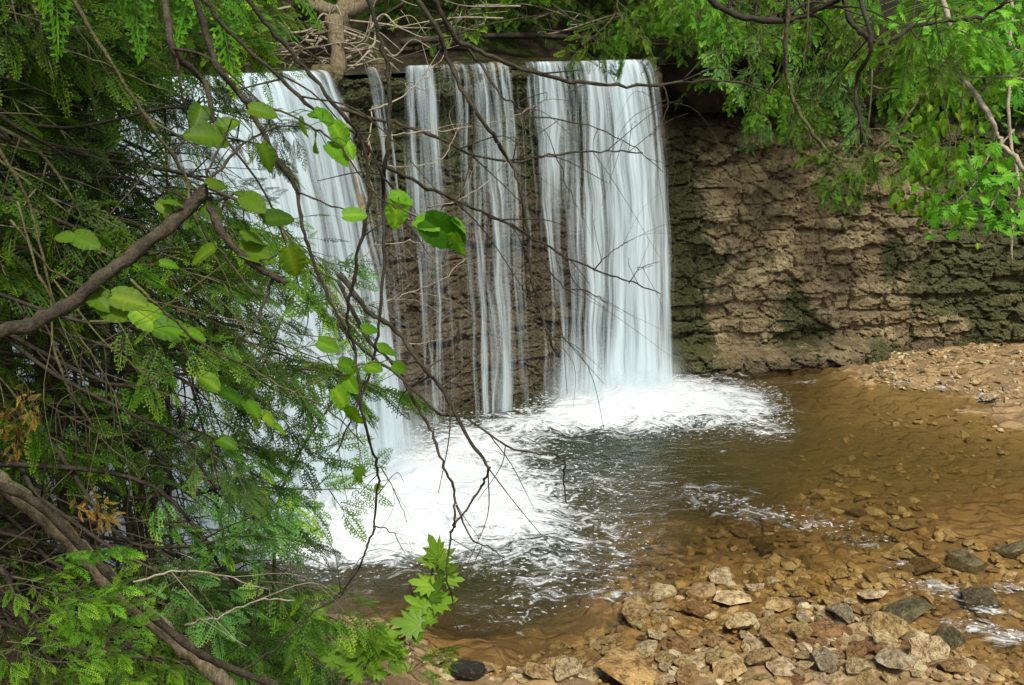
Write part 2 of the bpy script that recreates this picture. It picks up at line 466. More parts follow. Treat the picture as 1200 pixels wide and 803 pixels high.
c = t.mix(t.sst(n2, .3, .7), (.008, .006, .004), (.030, .022, .012))
c = t.mix(t.sst(n1, .48, .62), c, t.mix(n3, (.014, .022, .005), (.045, .06, .013)))
m_floor = t.done(t.princ(c, .95, t.bump(n2, 1, .1), .15))
obj('forest_floor', quad_mesh('forest_floor', V.reshape(-1, 3), grid_quads(V.shape[0], V.shape[1]), m_floor, None, True), None,
    'dark mossy forest ground above the rock wall', 'ground', None, 'structure')

# ------------------------------------------------------------------ water surfaces
FOAM = [(400, 600, 120, 60, .7), (430, 585, 95, 52, 1.2), (545, 560, 95, 50, 1.0), (608, 603, 55, 34, .75), (490, 632, 90, 22, .62), (375, 610, 60, 48, 1.1), (300, 560, 90, 60, 1.2),
        (190, 520, 110, 50, 1.1), (80, 500, 80, 60, 1.0), (560, 512, 70, 24, .62), (630, 495, 50, 16, .55), (685, 478, 50, 16, .95),
        (735, 462, 70, 24, 1.4), (815, 465, 75, 24, 1.0), (880, 478, 42, 24, .62), (760, 492, 95, 16, .5), (905, 505, 28, 16, .33),
        (690, 500, 60, 10, .42), (560, 655, 60, 14, .34), (650, 660, 70, 40, .28), (720, 620, 70, 40, .27), (840, 585, 44, 16, .42), (900, 604, 50, 13, .48),
        (960, 617, 42, 9, .50), (1015, 634, 32, 7, .5), (1050, 662, 18, 7, .5), (700, 690, 80, 40, .24), (600, 720, 60, 30, .24), (720, 560, 90, 30, .24), (560, 600, 150, 70, .25), (780, 500, 150, 30, .22),
        (1160, 716, 30, 7, .62), (1186, 690, 20, 9, .6), (1120, 731, 40, 6, .55), (1190, 748, 34, 8, .85), (1150, 738, 30, 5, .6), (1098, 690, 30, 5, .42), (1140, 695, 26, 5, .42), (1075, 685, 30, 7, .45), (1120, 700, 30, 6, .42),
        (1058, 449, 18, 3.5, .62), (1100, 455, 18, 3.5, .66), (1158, 466, 15, 6, 1.1), (950, 448, 20, 4, .4), (380, 650, 50, 12, .5)]
wx = np.arange(-9, 16, .05); wy = np.arange(6, 18.5, .05)
WX, WY = np.meshgrid(wx, wy, indexing='ij')
ppx, ppy, _ = proj(WX, WY, WX * 0)
fd = px_blobs(ppx, ppy, FOAM)
depth = np.clip(-ground_z(WX, WY), 0, 3)
turb = np.clip(fd, 0, 1) + .12
wz = .035 * np.clip(fd, 0, .8) * (fbm(WX * 3, WY * 3, 300, 3) - .5) * 2
t = NT('pool water'); co = t.obco()
w1 = t.noise(t.obco((1, 1.7, 1)), 3.2, 4, .6, .6); w2 = t.noise(co, 13, 3, .6, .8)
hh = t.math('ADD', w1, t.math('MULTIPLY', w2, .35))
bp = t.n('Bump', Distance=.09); t.link(hh, bp.inputs['Height'])
t.link(t.math('MULTIPLY_ADD', t.attr('turb'), .6, .22), bp.inputs['Strength'])
fr = t.n('Fresnel', IOR=1.33); t.link(bp.outputs[0], fr.inputs['Normal'])
gl = t.n('BsdfGlossy', Roughness=.07, Color=(1, 1, 1, 1)); t.link(bp.outputs[0], gl.inputs['Normal'])
tp = t.n('BsdfTransparent')
t.link(t.mix(t.sst(t.attr('depth'), 0, .35), (.93, .86, .70), (.74, .64, .39)), tp.inputs['Color'])
df = t.n('BsdfDiffuse'); t.link(t.mix(t.sst(t.math('ADD', t.attr('depth'), t.math('MULTIPLY', t.math('SUBTRACT', w1, .5), .8)), .1, .9), (.072, .056, .020), (.013, .020, .006)), df.inputs['Color'])
t.link(bp.outputs[0], df.inputs['Normal'])
mx = t.n('MixShader'); t.link(t.attr('murk'), mx.inputs[0]); t.link(tp.outputs[0], mx.inputs[1]); t.link(df.outputs[0], mx.inputs[2])
m2 = t.n('MixShader'); t.link(fr.outputs[0], m2.inputs[0]); t.link(mx.outputs[0], m2.inputs[1]); t.link(gl.outputs[0], m2.inputs[2])
m_water = t.done(m2.outputs[0])
murk = 1 - np.exp(-(2.3 * depth) ** 1.6)
obj('pool_water', quad_mesh('pool_water', np.stack([WX, WY, wz], -1).reshape(-1, 3), grid_quads(len(wx), len(wy)), m_water, None, True,
    {'murk': murk.ravel(), 'depth': depth.ravel(), 'turb': turb.ravel()}), None, 'olive brown clear water of the plunge pool', 'water', None, 'structure')

# stream above the lip
ss = np.linspace(s_of_x(-7.5), s_of_x(2.75), 160); ds = np.linspace(-.02, 5.0, 60)
S2, D2 = np.meshgrid(ss, ds, indexing='ij')
x2, y2, _, _ = wall_at(S2); a2, b2 = x2 - CEN[0], y2 - CEN[1]; l2 = np.hypot(a2, b2)
z2 = 5.345 - .07 * np.exp(-np.maximum(D2, 0) / .12) + .02 * (fbm(S2 * 4, D2 * 2, 310) - .5)
t2 = NT('upper stream water'); co = t2.obco((1, 1, 1)); w = t2.noise(co, 9, 4, .6, .5)
c = t2.mix(t2.sst(t2.noise(co, 4, 4), .45, .7), (.018, .018, .008), (.07, .06, .03))
m_up = t2.done(t2.princ(c, .12, t2.bump(w, .5, .05), .5))
obj('stream_water', quad_mesh('stream_water', np.stack([x2 + a2 / l2 * D2, y2 + b2 / l2 * D2, z2], -1).reshape(-1, 3), grid_quads(160, 60), m_up, None, True),
    None, 'dark stream water flowing up to the lip of the falls', 'water', None, 'structure')

# ------------------------------------------------------------------ foam
t = NT('white foam'); co = t.obco((1, 1.0, 1))
wa = t.n('TexNoise', Scale=1.6, Detail=2.0); t.link(co, wa.inputs['Vector'])
vm = t.n('VectorMath', _operation='MULTIPLY_ADD'); t.link(wa.outputs['Color'], vm.inputs[0]); vm.inputs[1].default_value = (.9, .9, 0); t.link(co, vm.inputs[2])
mp = t.n('Mapping'); mp.inputs['Scale'].default_value = (.8, 2.3, 1); mp.inputs['Rotation'].default_value = (0, 0, R(30)); t.link(vm.outputs[0], mp.inputs[0])
f1 = t.noise(mp.outputs[0], 2.6, 4, .58, .5); f2 = t.noise(mp.outputs[0], 9, 3, .55, .5); f3 = t.noise(co, 26, 3, .6, .5)
ds_ = t.attr('dens')
q = t.math('ADD', t.math('MULTIPLY', ds_, 1.05), t.math('ADD', t.math('MULTIPLY', t.math('SUBTRACT', f1, .5), 2.1), t.math('MULTIPLY', t.math('SUBTRACT', f2, .5), 1.8)))
q = t.math('ADD', q, t.math('MULTIPLY', t.math('SUBTRACT', f3, .5), .45))
fk = t.n('TexNoise', Scale=15.0, Detail=2.0); t.link(t.obco((1, 1.5, 1)), fk.inputs['Vector'])
fleck = t.math('MULTIPLY', t.sst(t.math('ADD', fk.outputs['Fac'], t.math('MULTIPLY', ds_, .16)), .672, .735), t.sst(ds_, .1, .35))
al = t.math('MAXIMUM', t.math('MULTIPLY', t.sst(q, .36, 1.45), .97), t.math('MULTIPLY', fleck, .9))
d1 = t.n('BsdfDiffuse'); t.link(t.mix(t.sst(t.math('ADD', t.math('MULTIPLY', f2, .75), t.math('MULTIPLY', f1, .3)), .38, .66), t.mix(t.sst(ds_, .6, 1.1), (.38, .44, .48), (.56, .61, .65)), (.78, .82, .85)), d1.inputs['Color']); tl = t.n('BsdfTranslucent', Color=(.62, .645, .655, 1))
t.link(t.bump(t.math('ADD', f1, t.math('MULTIPLY', f2, .4)), .6, .08), d1.inputs['Normal'])
mm = t.n('MixShader'); mm.inputs[0].default_value = .25; t.link(d1.outputs[0], mm.inputs[1]); t.link(tl.outputs[0], mm.inputs[2])
tr = t.n('BsdfTransparent'); mx = t.n('MixShader'); t.link(al, mx.inputs[0]); t.link(tr.outputs[0], mx.inputs[1]); t.link(mm.outputs[0], mx.inputs[2])
m_foam = t.done(mx.outputs[0])
fz = wz + .012 + .20 * np.clip(fd - .75, 0, 1) * (fbm(WX * 2.2, WY * 2.2, 320, 4)) 
Q = grid_quads(len(wx), len(wy)); keep = fd.ravel()[Q].max(1) > .06
Q = Q[keep]; used = np.unique(Q); rem = np.full(fd.size, -1); rem[used] = np.arange(len(used))
obj('foam', quad_mesh('foam', np.stack([WX, WY, fz], -1).reshape(-1, 3)[used], rem[Q], m_foam, None, True, {'dens': fd.ravel()[used]}),
    None, 'white churning foam spreading from the foot of the falls over the pool', 'foam', None, 'stuff')

# ------------------------------------------------------------------ waterfalls
t = NT('falling water')
uvn = t.n('UVMap').outputs[0]
def fnoise(sx, sy, det=4, ro=.6, dist=0.0):
    mp = t.n('Mapping'); mp.inputs['Scale'].default_value = (sx, sy, 1); t.link(uvw, mp.inputs[0])
    return t.noise(mp.outputs[0], 1.0, det, ro, dist)
uvw = uvn
wob = fnoise(1.1, .45, 2)
vm = t.n('VectorMath', _operation='ADD'); cb = t.n('CombineXYZ'); t.link(t.math('MULTIPLY', wob, .34), cb.inputs[0])
t.link(uvn, vm.inputs[0]); t.link(cb.outputs[0], vm.inputs[1]); uvw = vm.outputs[0]
a = fnoise(4.6, .17, 4, .6); b = fnoise(15, .34, 3, .55); c3 = fnoise(1.6, .12, 3); e = fnoise(44, .9, 2)
q = t.math('ADD', t.attr('dens'), t.math('ADD', t.math('MULTIPLY', t.math('SUBTRACT', a, .5), 1.7), t.math('MULTIPLY', t.math('SUBTRACT', b, .5), 1.25)))
q = t.math('ADD', q, t.math('ADD', t.math('MULTIPLY', t.math('SUBTRACT', c3, .5), 1.7), t.math('MULTIPLY', t.math('SUBTRACT', e, .5), .28)))
al = t.math('MULTIPLY', t.sst(q, .24, 1.25), .90)
d1 = t.n('BsdfDiffuse', Color=(.66, .78, .84, 1)); tl = t.n('BsdfTranslucent', Color=(.66, .78, .84, 1))
mm = t.n('MixShader'); mm.inputs[0].default_value = .35; t.link(d1.outputs[0], mm.inputs[1]); t.link(tl.outputs[0], mm.inputs[2])
tr = t.n('BsdfTransparent'); mx = t.n('MixShader'); t.link(al, mx.inputs[0]); t.link(tr.outputs[0], mx.inputs[1]); t.link(mm.outputs[0], mx.inputs[2])
m_fall = t.done(mx.outputs[0])

FG = 'streams of the waterfall'
def waterfall(lip, base, label, densf, layers=2, zbase=0.0, back=.35, over=None, seed=0, zl=5.36):
    """lip / base: plan polylines with as many points; water slides over the lip and drops to the base line."""
    lip = spline(lip, 30); base = spline(base, 30)
    nU = max(12, int(np.hypot(*(lip[-1] - lip[0])) / .05))
    uu = np.linspace(0, 1, nU)
    k = np.linspace(0, 1, len(lip))
    L = np.stack([np.interp(uu, k, lip[:, i]) for i in (0, 1)], -1); B = np.stack([np.interp(uu, k, base[:, i]) for i in (0, 1)], -1)
    wid = np.concatenate([[0], np.cumsum(np.hypot(*np.diff((L + B) / 2, axis=0).T))])
    nV = 70
    Vs, Qs, At, Uv, off = [], [], [], [], 0
    for ly in range(layers):
        g = np.linspace(0, 1, nV)
        tau = np.clip((g - .06) / .94, 0, 1)
        fall = tau ** 1.25
        zz = zl - (zl - zbase) * fall
        fr = np.sqrt(np.clip(fall, 0, 1)) * (.80 + .22 * ly / max(1, layers - 1) if layers > 1 else 1.0)
        VV = np.zeros((nU, nV, 3))
        D = B - L
        bx, by = L[:, 0] - CEN[0], L[:, 1] - CEN[1]; bl = np.hypot(bx, by)
        pre = np.clip((.06 - g) / .06, 0, 1)
        fold = .10 * (fbm(wid[:, None] * 3 + seed, g[None, :] * 1.2, 400 + ly + seed, 3) - .5) * sstep(.02, .2, g)[None, :]
        n_ = D / (np.hypot(D[:, 0], D[:, 1])[:, None] + 1e-6)
        for c_ in (0, 1):
            VV[:, :, c_] = L[:, c_:c_ + 1] + D[:, c_:c_ + 1] * fr[None, :] + (bx if c_ == 0 else by)[:, None] / bl[:, None] * back * pre[None, :] + n_[:, c_:c_ + 1] * (fold * 1.5 + .09 * ly)
        VV[:, :, 2] = zz[None, :] + .01 - .03 * sstep(.0, .09, g)[None, :] * 0
        dens = densf(uu[:, None], g[None, :], ly) * np.ones((nU, nV))
        dens = dens - 1.2 * (1 - sstep(0, .16, np.minimum(uu, 1 - uu)[:, None] + .10 * fbm(g[None, :] * 3 + uu[:, None] * 0, uu[:, None] * 2 + ly, 430 + seed) - .02))
        dens = dens - .9 * (1 - sstep(0, .07, g))[None, :]
        Vs.append(VV.reshape(-1, 3)); Qs.append(grid_quads(nU, nV) + off); off += nU * nV
        At.append(dens.ravel())
        Uv.append(np.stack(np.broadcast_arrays(wid[:, None] + 7.3 * ly + seed * 3.1, (g * 5.4)[None, :] + 11 * ly + seed), -1).reshape(-1, 2))
    me = quad_mesh('waterfall', np.vstack(Vs), np.vstack(Qs), m_fall, None, True, {'dens': np.concatenate(At)}, np.vstack(Uv))
    return obj('waterfall', me, None, label, 'waterfall', FG)

def pz2(*pp): return [tuple(PZ(a, b)[:2]) for a, b in pp]
def lpx(px):
    sc_ = np.linspace(s_of_x(-6), s_of_x(3.2), 800); a_, b_, n1_, n2_ = wall_at(sc_)
    q_ = proj(a_ + n1_ * .12, b_ + n2_ * .12, 5.36 + 0 * a_)[0]
    i_ = int(np.argmin(np.abs(q_ - px))); return (float(a_[i_] + n1_[i_] * .12), float(b_[i_] + n2_[i_] * .12))
def lipx(x):
    s = s_of_x(x); a_, b_, n1_, n2_ = wall_at(np.array(s)); return (float(a_ + n1_ * .12), float(b_ + n2_ * .12))
waterfall([lpx(v) for v in (605, 640, 680, 720, 757)], pz2((622, 476), (664, 468), (705, 461), (748, 456), (784, 452)),
          'wide white curtain of falling water beside the bare rock wall on the right',
          lambda u, g, l: .44 + .24 * sstep(.35, .75, u) + .10 * (1 - sstep(.0, .35, g)) - .28 * sstep(.45, .1, u) * sstep(.35, .8, g) - .2 * np.exp(-((u - .84) / .05) ** 2) * (1 - sstep(.2, .5, g)) + .2 * sstep(.8, 1, g), 3, seed=1)
waterfall([lipx(v) for v in (-5.9, -5.0, -4.0, -3.1, -2.35)], [(-4.9, 7.9), (-4.05, 9.2), (-3.1, 10.9), (-2.2, 12.1), tuple(PZ(492, 512)[:2])],
          'broad bright waterfall seen partly through the cedar foliage on the left',
          lambda u, g, l: .70 + .22 * sstep(.3, .0, np.abs(u - .62)) - .34 * sstep(.72, .98, u) * sstep(.9, .4, g) + .15 * sstep(.75, 1, g), 3, seed=2)
waterfall([lpx(v) for v in (413, 424, 437)], pz2((470, 512), (478, 508), (488, 505)),
          'narrow ribbon of water just right of the leaning brown snag', lambda u, g, l: .5 - .05 * g, 2, seed=3)
waterfall([lpx(v) for v in (470, 488, 507)], pz2((498, 500), (514, 498), (536, 494)),
          'thin falling ribbon of water over mossy rock in the middle, the fuller one', lambda u, g, l: .46 - .10 * g, 2, seed=4)
waterfall([lpx(v) for v in (514, 521, 529)], pz2((536, 492), (543, 490), (550, 488)),
          'faint trickle of water between the two middle ribbons', lambda u, g, l: .30 - .22 * g, 2, seed=5)
waterfall([lpx(v) for v in (545, 558, 574)], pz2((568, 486), (584, 483), (604, 480)),
          'slim falling ribbon beside the dark gap left of the wide curtain', lambda u, g, l: .42 - .06 * g + .12 * sstep(.5, .8, g), 2, seed=6)
waterfall([lpx(v) for v in (576, 586, 596)], pz2((606, 480), (616, 478), (626, 476)),
          'sparse trickle hugging the left edge of the wide curtain', lambda u, g, l: .22 - .1 * g, 1, seed=7)

waterfall([lpx(v) for v in (462, 500, 540, 575, 612)], pz2((470, 508), (520, 496), (560, 489), (600, 482), (640, 474)),
          'faint veil of thin trickles spread over the wet rock between the ribbons', lambda u, g, l: .25 - .06 * g, 2, seed=9)

# soft spray hanging over the foot of the two big falls
t = NT('spray'); co = t.obco(); nz = t.noise(co, 2.3, 3, .5, .4)
al = t.math('MULTIPLY', t.math('MULTIPLY', t.attr('dens'), t.sst(nz, .2, .65)), .75)
d1 = t.n('BsdfDiffuse', Color=(.75, .82, .86, 1)); tl = t.n('BsdfTranslucent', Color=(.75, .82, .86, 1))
mm = t.n('MixShader'); mm.inputs[0].default_value = .5; t.link(d1.outputs[0], mm.inputs[1]); t.link(tl.outputs[0], mm.inputs[2])
tr = t.n('BsdfTransparent'); mx = t.n('MixShader'); t.link(al, mx.inputs[0]); t.link(tr.outputs[0], mx.inputs[1]); t.link(mm.outputs[0], mx.inputs[2])
m_mist = t.done(mx.outputs[0])
def mist(line, label, hgt, layers=5):
    ln = spline(line, 20); n = len(ln); Vs, Qs, At = [], [], []
    tg = np.gradient(ln, axis=0); tg /= np.linalg.norm(tg, axis=1)[:, None]; nm = np.stack([tg[:, 1], -tg[:, 0]], -1)
    for k in range(layers):
        hh = np.linspace(0, 1, 16); off = -.15 + .75 * k / (layers - 1)
        hk = hgt * (1 - .12 * k) * (.75 + .5 * fbm(np.arange(n) * .12 + 9 * k, np.zeros(n) + k, 500 + k, 3))
        b = off + .22 * (fbm(np.arange(n) * .15, np.zeros(n) + 3 * k, 520 + k, 2) - .5)
        V = np.zeros((n, 16, 3))
        for c in (0, 1): V[:, :, c] = ln[:, c:c + 1] + nm[:, c:c + 1] * (b[:, None] + .25 * (hh ** 2)[None, :] * (k / layers - .2))
        V[:, :, 2] = hk[:, None] * hh[None, :] + .01
        e = np.minimum(np.arange(n), n - 1 - np.arange(n)) / (n * .25)
        At.append((np.clip(e, 0, 1)[:, None] * ((1 - hh) ** 1.6 * sstep(-.25, .12, hh))[None, :]).ravel())
        Vs.append(V.reshape(-1, 3)); Qs.append(grid_quads(n, 16) + k * n * 16)
    obj('spray_mist', quad_mesh('spray_mist', np.vstack(Vs), np.vstack(Qs), m_mist, None, True, {'dens': np.concatenate(At)}), None, label, 'mist', None, 'stuff')
mist(pz2((640, 474), (690, 464), (740, 457), (800, 451)), 'soft white spray at the foot of the wide curtain', 1.15)
mist([(-4.2, 8.9), (-3.1, 10.7), (-2.1, 12.0), tuple(PZ(500, 512)[:2])], 'soft white spray at the foot of the left waterfall', 1.6)
# ------------------------------------------------------------------ stones
t = NT('loose stone'); co = t.obco()
oi = t.n('ObjectInfo')
n1 = t.noise(co, 2.4, 5, .6); n2 = t.noise(co, 9, 5, .65); n3 = t.noise(co, 30, 3)
c = t.mix(t.sst(n1, .35, .65), t.mix(1.0, oi.outputs['Color'], (.62, .55, .48), 'MULTIPLY'), oi.outputs['Color'])
c = t.mix(t.math('MULTIPLY', t.sst(n2, .52, .38), .8), c, t.mix(1.0, c, (.35, .3, .24), 'MULTIPLY'))
c = t.mix(t.math('MULTIPLY', t.sst(n2, .58, .75), .4), c, (.52, .44, .33))
h = t.math('ADD', n2, t.math('MULTIPLY', n3, .5))
MAT['stone'] = t.done(t.princ(c, t.math('SUBTRACT', .95, t.math('MULTIPLY', oi.outputs['Alpha'], .5)), t.bump(h, 1.0, .10), .4))

def stone_mesh(seed, ax, ay, az, pts=18, sharp=2.6):
    rr = np.random.default_rng(seed)
    bm = bmesh.new()
    for _ in range(pts):
        v = rr.normal(size=3); v /= (np.abs(v) ** sharp).sum() ** (1 / sharp)
        v *= rr.uniform(.82, 1.05)
        bm.verts.new((v[0] * ax, v[1] * ay, v[2] * az))
    bmesh.ops.convex_hull(bm, input=bm.verts[:], use_existing_faces=False)
    for v in [v for v in bm.verts if not v.link_faces]: bm.verts.remove(v)
    bmesh.ops.dissolve_limit(bm, angle_limit=R(14), verts=bm.verts[:], edges=bm.edges[:])
    bmesh.ops.bevel(bm, geom=bm.edges[:], offset=.022 * min(1, az * 3), segments=1, affect='EDGES', clamp_overlap=True)
    bmesh.ops.triangulate(bm, faces=bm.faces[:])
    bmesh.ops.subdivide_edges(bm, edges=[e for e in bm.edges if e.calc_length() > .16], cuts=2, use_grid_fill=True)
    bm.verts.ensure_lookup_table()
    for v in bm.verts:
        p = v.co; nn = v.normal
        q = fbm(np.array([p.x * 4 + seed]), np.array([p.y * 4 + p.z * 5]), seed, 3)[0] - .5
        v.co = p + nn * (q * .20 * min(1, az * 2.0))
    bmesh.ops.recalc_face_normals(bm, faces=bm.faces[:])
    me = bpy.data.meshes.new('stone'); bm.to_mesh(me); bm.free()
    me.materials.append(MAT['stone'])
    return me
SHAPES = {'flat': [stone_mesh(i, .5, .37, .12 + .025 * (i % 3), 14) for i in range(1, 7)],
          'blocky': [stone_mesh(i, .5, .38, .26 + .03 * (i % 3), 13, 3.6) for i in range(11, 17)],
          'rounded': [stone_mesh(i, .5, .40, .27, 30, 2.1) for i in range(21, 25)]}
TINT = {'tan': (.55, .40, .185), 'pale': (.70, .57, .34), 'rusty': (.40, .22, .085), 'brown': (.26, .175, .085), 'grey': (.44, .37, .25),
        'greenish': (.15, .13, .06), 'black': (.03, .024, .02), 'ochre': (.48, .31, .12)}
zq = lambda X, Y: float(ground_z(np.array([X]), np.array([Y]))[0])
def stone(X, Y, size, shape, colr, label=None, group=None, lift=None, rz=None, tilt=.18, k=None, wetv=.4, zz=None):
    size *= 1.12
    ms = SHAPES[shape]; me = ms[int(rng.integers(len(ms))) if k is None else k % len(ms)]
    o = bpy.data.objects.new('stone', me); COL.objects.link(o)
    th = {'flat': .12, 'blocky': .29, 'rounded': .27}[shape]
    z0 = zq(X, Y) if zz is None else zz
    o.location = (X, Y, z0 + size * th * (.35 if lift is None else lift))
    o.rotation_euler = (rng.normal() * tilt, rng.normal() * tilt, rng.uniform(0, 6.28) if rz is None else rz)
    o.scale = (size * rng.uniform(.9, 1.1), size * rng.uniform(.85, 1.15), size * rng.uniform(.6, .95))
    j = rng.uniform(.82, 1.15)
    o.color = tuple(np.array(TINT[colr]) * j * np.array([1, rng.uniform(.96, 1.04), rng.uniform(.88, 1.05)])) + (wetv,)
    return tag(o, label, 'stone', group)
# big, recognisable ones
BIG = [(860, 703, 50, 'flat', 'pale', 'long pale flat slab lying just above the shallow water', .0, .9), (822, 693, 40, 'flat', 'tan', 'tan flat stone beside the long pale slab in the shallows', .4, .8),
       (745, 719, 42, 'blocky', 'tan', 'blocky tan stone at the left end of the emergent stones', 1.2, .6), (772, 693, 42, 'rounded', 'pale', 'pale rounded stone above the blocky tan one on the left', .5, .5),
       (817, 716, 34, 'rounded', 'rusty', 'round rusty brown stone with wet dark sides below the tan flat one', 0, .8), (866, 734, 38, 'blocky', 'pale', 'pale angular stone below the long pale slab', .3, .6),
       (984, 726, 36, 'blocky', 'grey', 'upright greenish grey block standing in the shallow water', 1.5, .9), (984, 667, 30, 'blocky', 'pale', 'bright angular block poking out of the shallow pool', .2, .8),
       (961, 664, 26, 'flat', 'tan', 'small flat tan stone touching the bright angular block', .1, .9), (936, 688, 26, 'flat', 'pale', 'low pale stone at the left of a pair in the shallows', .1, .8),
       (958, 688, 32, 'flat', 'tan', 'broader tan stone at the right of a pair in the shallows', .3, .8), (732, 792, 84, 'flat', 'ochre', 'long flat ochre slab at the bottom edge of the pool', .05, 1.0),
       (548, 797, 44, 'rounded', 'black', 'black wet stone at the water edge beside the cedar sprig', .2, .8), (1040, 742, 52, 'blocky', 'tan', 'craggy tan lump at the top of the stone heap', .4, .7),
       (1036, 762, 40, 'blocky', 'pale', 'craggy pale stone at the front of the craggy tan lump', 1.3, .7), (1083, 784, 54, 'blocky', 'pale', 'large angular pale block at the right of the stone heap', .35, .7),
       (1046, 788, 58, 'flat', 'grey', 'grey tilted slab leaning on the large angular block', .9, 1.6), (966, 787, 42, 'rounded', 'grey', 'pinkish grey rounded stone in the front heap', 1.2, .7),
       (1003, 792, 36, 'blocky', 'pale', 'pale stone wedged between rounded grey stone and grey slab', .3, .5), (966, 744, 44, 'flat', 'rusty', 'reddish wet slab in front of the greenish grey block', .0, .8),
       (940, 745, 30, 'blocky', 'tan', 'tan stone beside the reddish wet slab', .9, .6), (880, 674, 34, 'flat', 'brown', 'brown slab set on edge under the water by the bank', 1.5, .5),
       (1082, 657, 38, 'blocky', 'brown', 'wet brown boulder at the head of the outflow', .2, .1), (1130, 657, 54, 'flat', 'greenish', 'dark mossy slab beside the wet brown boulder', .1, .8),
       (1064, 718, 64, 'flat', 'greenish', 'wide wet mossy slab in the outflow', .1, .9), (1112, 752, 40, 'blocky', 'greenish', 'round mossy stone splashed by the outflow', .3, .8),
       (1150, 700, 46, 'blocky', 'greenish', 'mossy green boulder that the little rapid spills over', .3, .5), (1185, 640, 44, 'flat', 'greenish', 'mossy slab at the right edge above the rapid', .6, .8),
       (897, 639, 26, 'blocky', 'greenish', 'greenish stone with water curling round it in mid pool', .4, .8), (838, 615, 24, 'flat', 'pale', 'pale stone near the line of white flecks', .3, .8),
       (1026, 634, 32, 'flat', 'tan', 'flat brown stone under the white flecks on the right', .4, .6), (748, 643, 36, 'rounded', 'ochre', 'ochre stone under water between deep pool and shallows', .0, .5),
       (995, 536, 34, 'flat', 'pale', 'pale flat slab under the clear water in the middle of the pool', .0, .8), (1000, 780, 30, 'blocky', 'rusty', 'rust coloured chunk among the front heap', .5, .9),
       (915, 788, 40, 'flat', 'pale', 'whitish flat stone at the front edge of the heap', .1, 1.0), (890, 780, 40, 'blocky', 'tan', 'tan block beside the whitish flat stone', .3, .7),
       (855, 790, 44, 'flat', 'tan', 'broad tan slab in the front row left of the tan block', .2, .9), (1115, 790, 42, 'flat', 'ochre', 'ochre slab at the right end of the front heap', .1, .9),
       (1160, 470, 20, 'blocky', 'pale', 'pale block at the water edge of the gravel bank', .1, .8), (903, 466, 14, 'flat', 'ochre', 'small ochre stone off the gravel bank', .1, .9)]
def w_px(px, py, s):
    p = PZ(px, py); return p, s / F * proj(p[0], p[1], 0)[2]
taken = []
for i, (px, py, s, sh, c, lab, rz, lf) in enumerate(BIG):
    p, sz = w_px(px, py, s)
    stone(p[0], p[1], float(sz), sh, c, lab, 'stones standing out in the stream', lf, rz, .12, i, .5)
    taken.append((px, py, s))
def inpoly(x, y, poly):
    r = False; n = len(poly)
    for i in range(n):
        (x1, y1), (x2, y2) = poly[i], poly[i - 1]
        if (y1 > y) != (y2 > y) and x < (x2 - x1) * (y - y1) / (y2 - y1) + x1: r = not r
    return r
def scatter(poly, n, smin, smax, shapes, cols, where, group, lift, gap=.5, wetv=.5):
    xs = [a for a, b in poly]; ys = [b for a, b in poly]; k = 0; tries = 0
    while k < n and tries < n * 60:
        tries += 1
        x, y = rng.uniform(min(xs), max(xs)), rng.uniform(min(ys), max(ys))
        if not inpoly(x, y, poly): continue
        s = smin + (smax - smin) * rng.random() ** 2
        if any(abs(x - a) < (s + c) * gap and abs(y - b) < (s + c) * gap * .5 for a, b, c in taken): continue
        taken.append((x, y, s)); k += 1
        p, sz = w_px(x, y, s)
        sh = shapes[int(rng.integers(len(shapes)))]; c = cols[int(rng.integers(len(cols)))]
        stone(p[0], p[1], float(sz), sh, c, f'{"small" if s < (smin + smax) * .42 else "larger"} {c} {sh} stone {where}', group, lift * rng.uniform(.6, 1.3), None, .2, None, wetv)
scatter([(600, 803), (690, 765), (800, 745), (900, 760), (1000, 735), (1095, 755), (1120, 803)], 115, 22, 60, ['flat', 'flat', 'flat', 'blocky'],
        ['tan', 'pale', 'tan', 'pale', 'ochre', 'tan', 'pale', 'rusty'], 'in the heap along the bottom edge', 'stones heaped along the near edge', .75, .33)
scatter([(700, 745), (745, 695), (840, 672), (960, 652), (1040, 690), (1060, 735), (980, 750), (850, 765)], 80, 16, 48, ['flat', 'flat', 'blocky'],
        ['tan', 'ochre', 'pale', 'brown', 'tan', 'pale'], 'in the shallows amid the emergent stones', 'stones in the near shallows', .7, .40)
scatter([(740, 690), (760, 620), (850, 590), (960, 560), (1060, 590), (1100, 640), (1000, 660), (860, 660)], 90, 14, 46, ['flat', 'flat', 'flat'],
        ['tan', 'pale', 'ochre', 'brown'], 'under shallow water across the middle of the pool', 'stones under the pool water', .7, .42)
scatter([(1015, 445), (1030, 420), (1110, 408), (1200, 402), (1200, 470), (1130, 455)], 45, 7, 17, ['flat', 'blocky', 'blocky'],
        ['tan', 'pale', 'pale', 'ochre', 'grey'], 'on the gravel bank below the rock wall', 'stones on the far gravel bank', .5, .3, .1)
# mossy rocks along the lip
for px, sz, lab in ((452, .42, 'mossy rock on the lip between the leftmost ribbon and the fuller middle ribbon'), (392, .5, 'mossy rock on the lip under the tangled stump'), (512, .3, 'mossy rock on the lip right of the fuller middle ribbon'),
                    (534, .42, 'mossy rock on the lip left of the slim ribbon'), (588, .4, 'mossy rock on the lip just left of the wide curtain'), (768, .5, 'dark mossy rock on the lip just right of the wide curtain')):
    a, b = lpx(px)
    stone(a - .08, b + .1, sz, 'blocky', 'greenish', lab, 'mossy rocks on the lip of the falls', 0, None, .2, None, .3, 5.30)
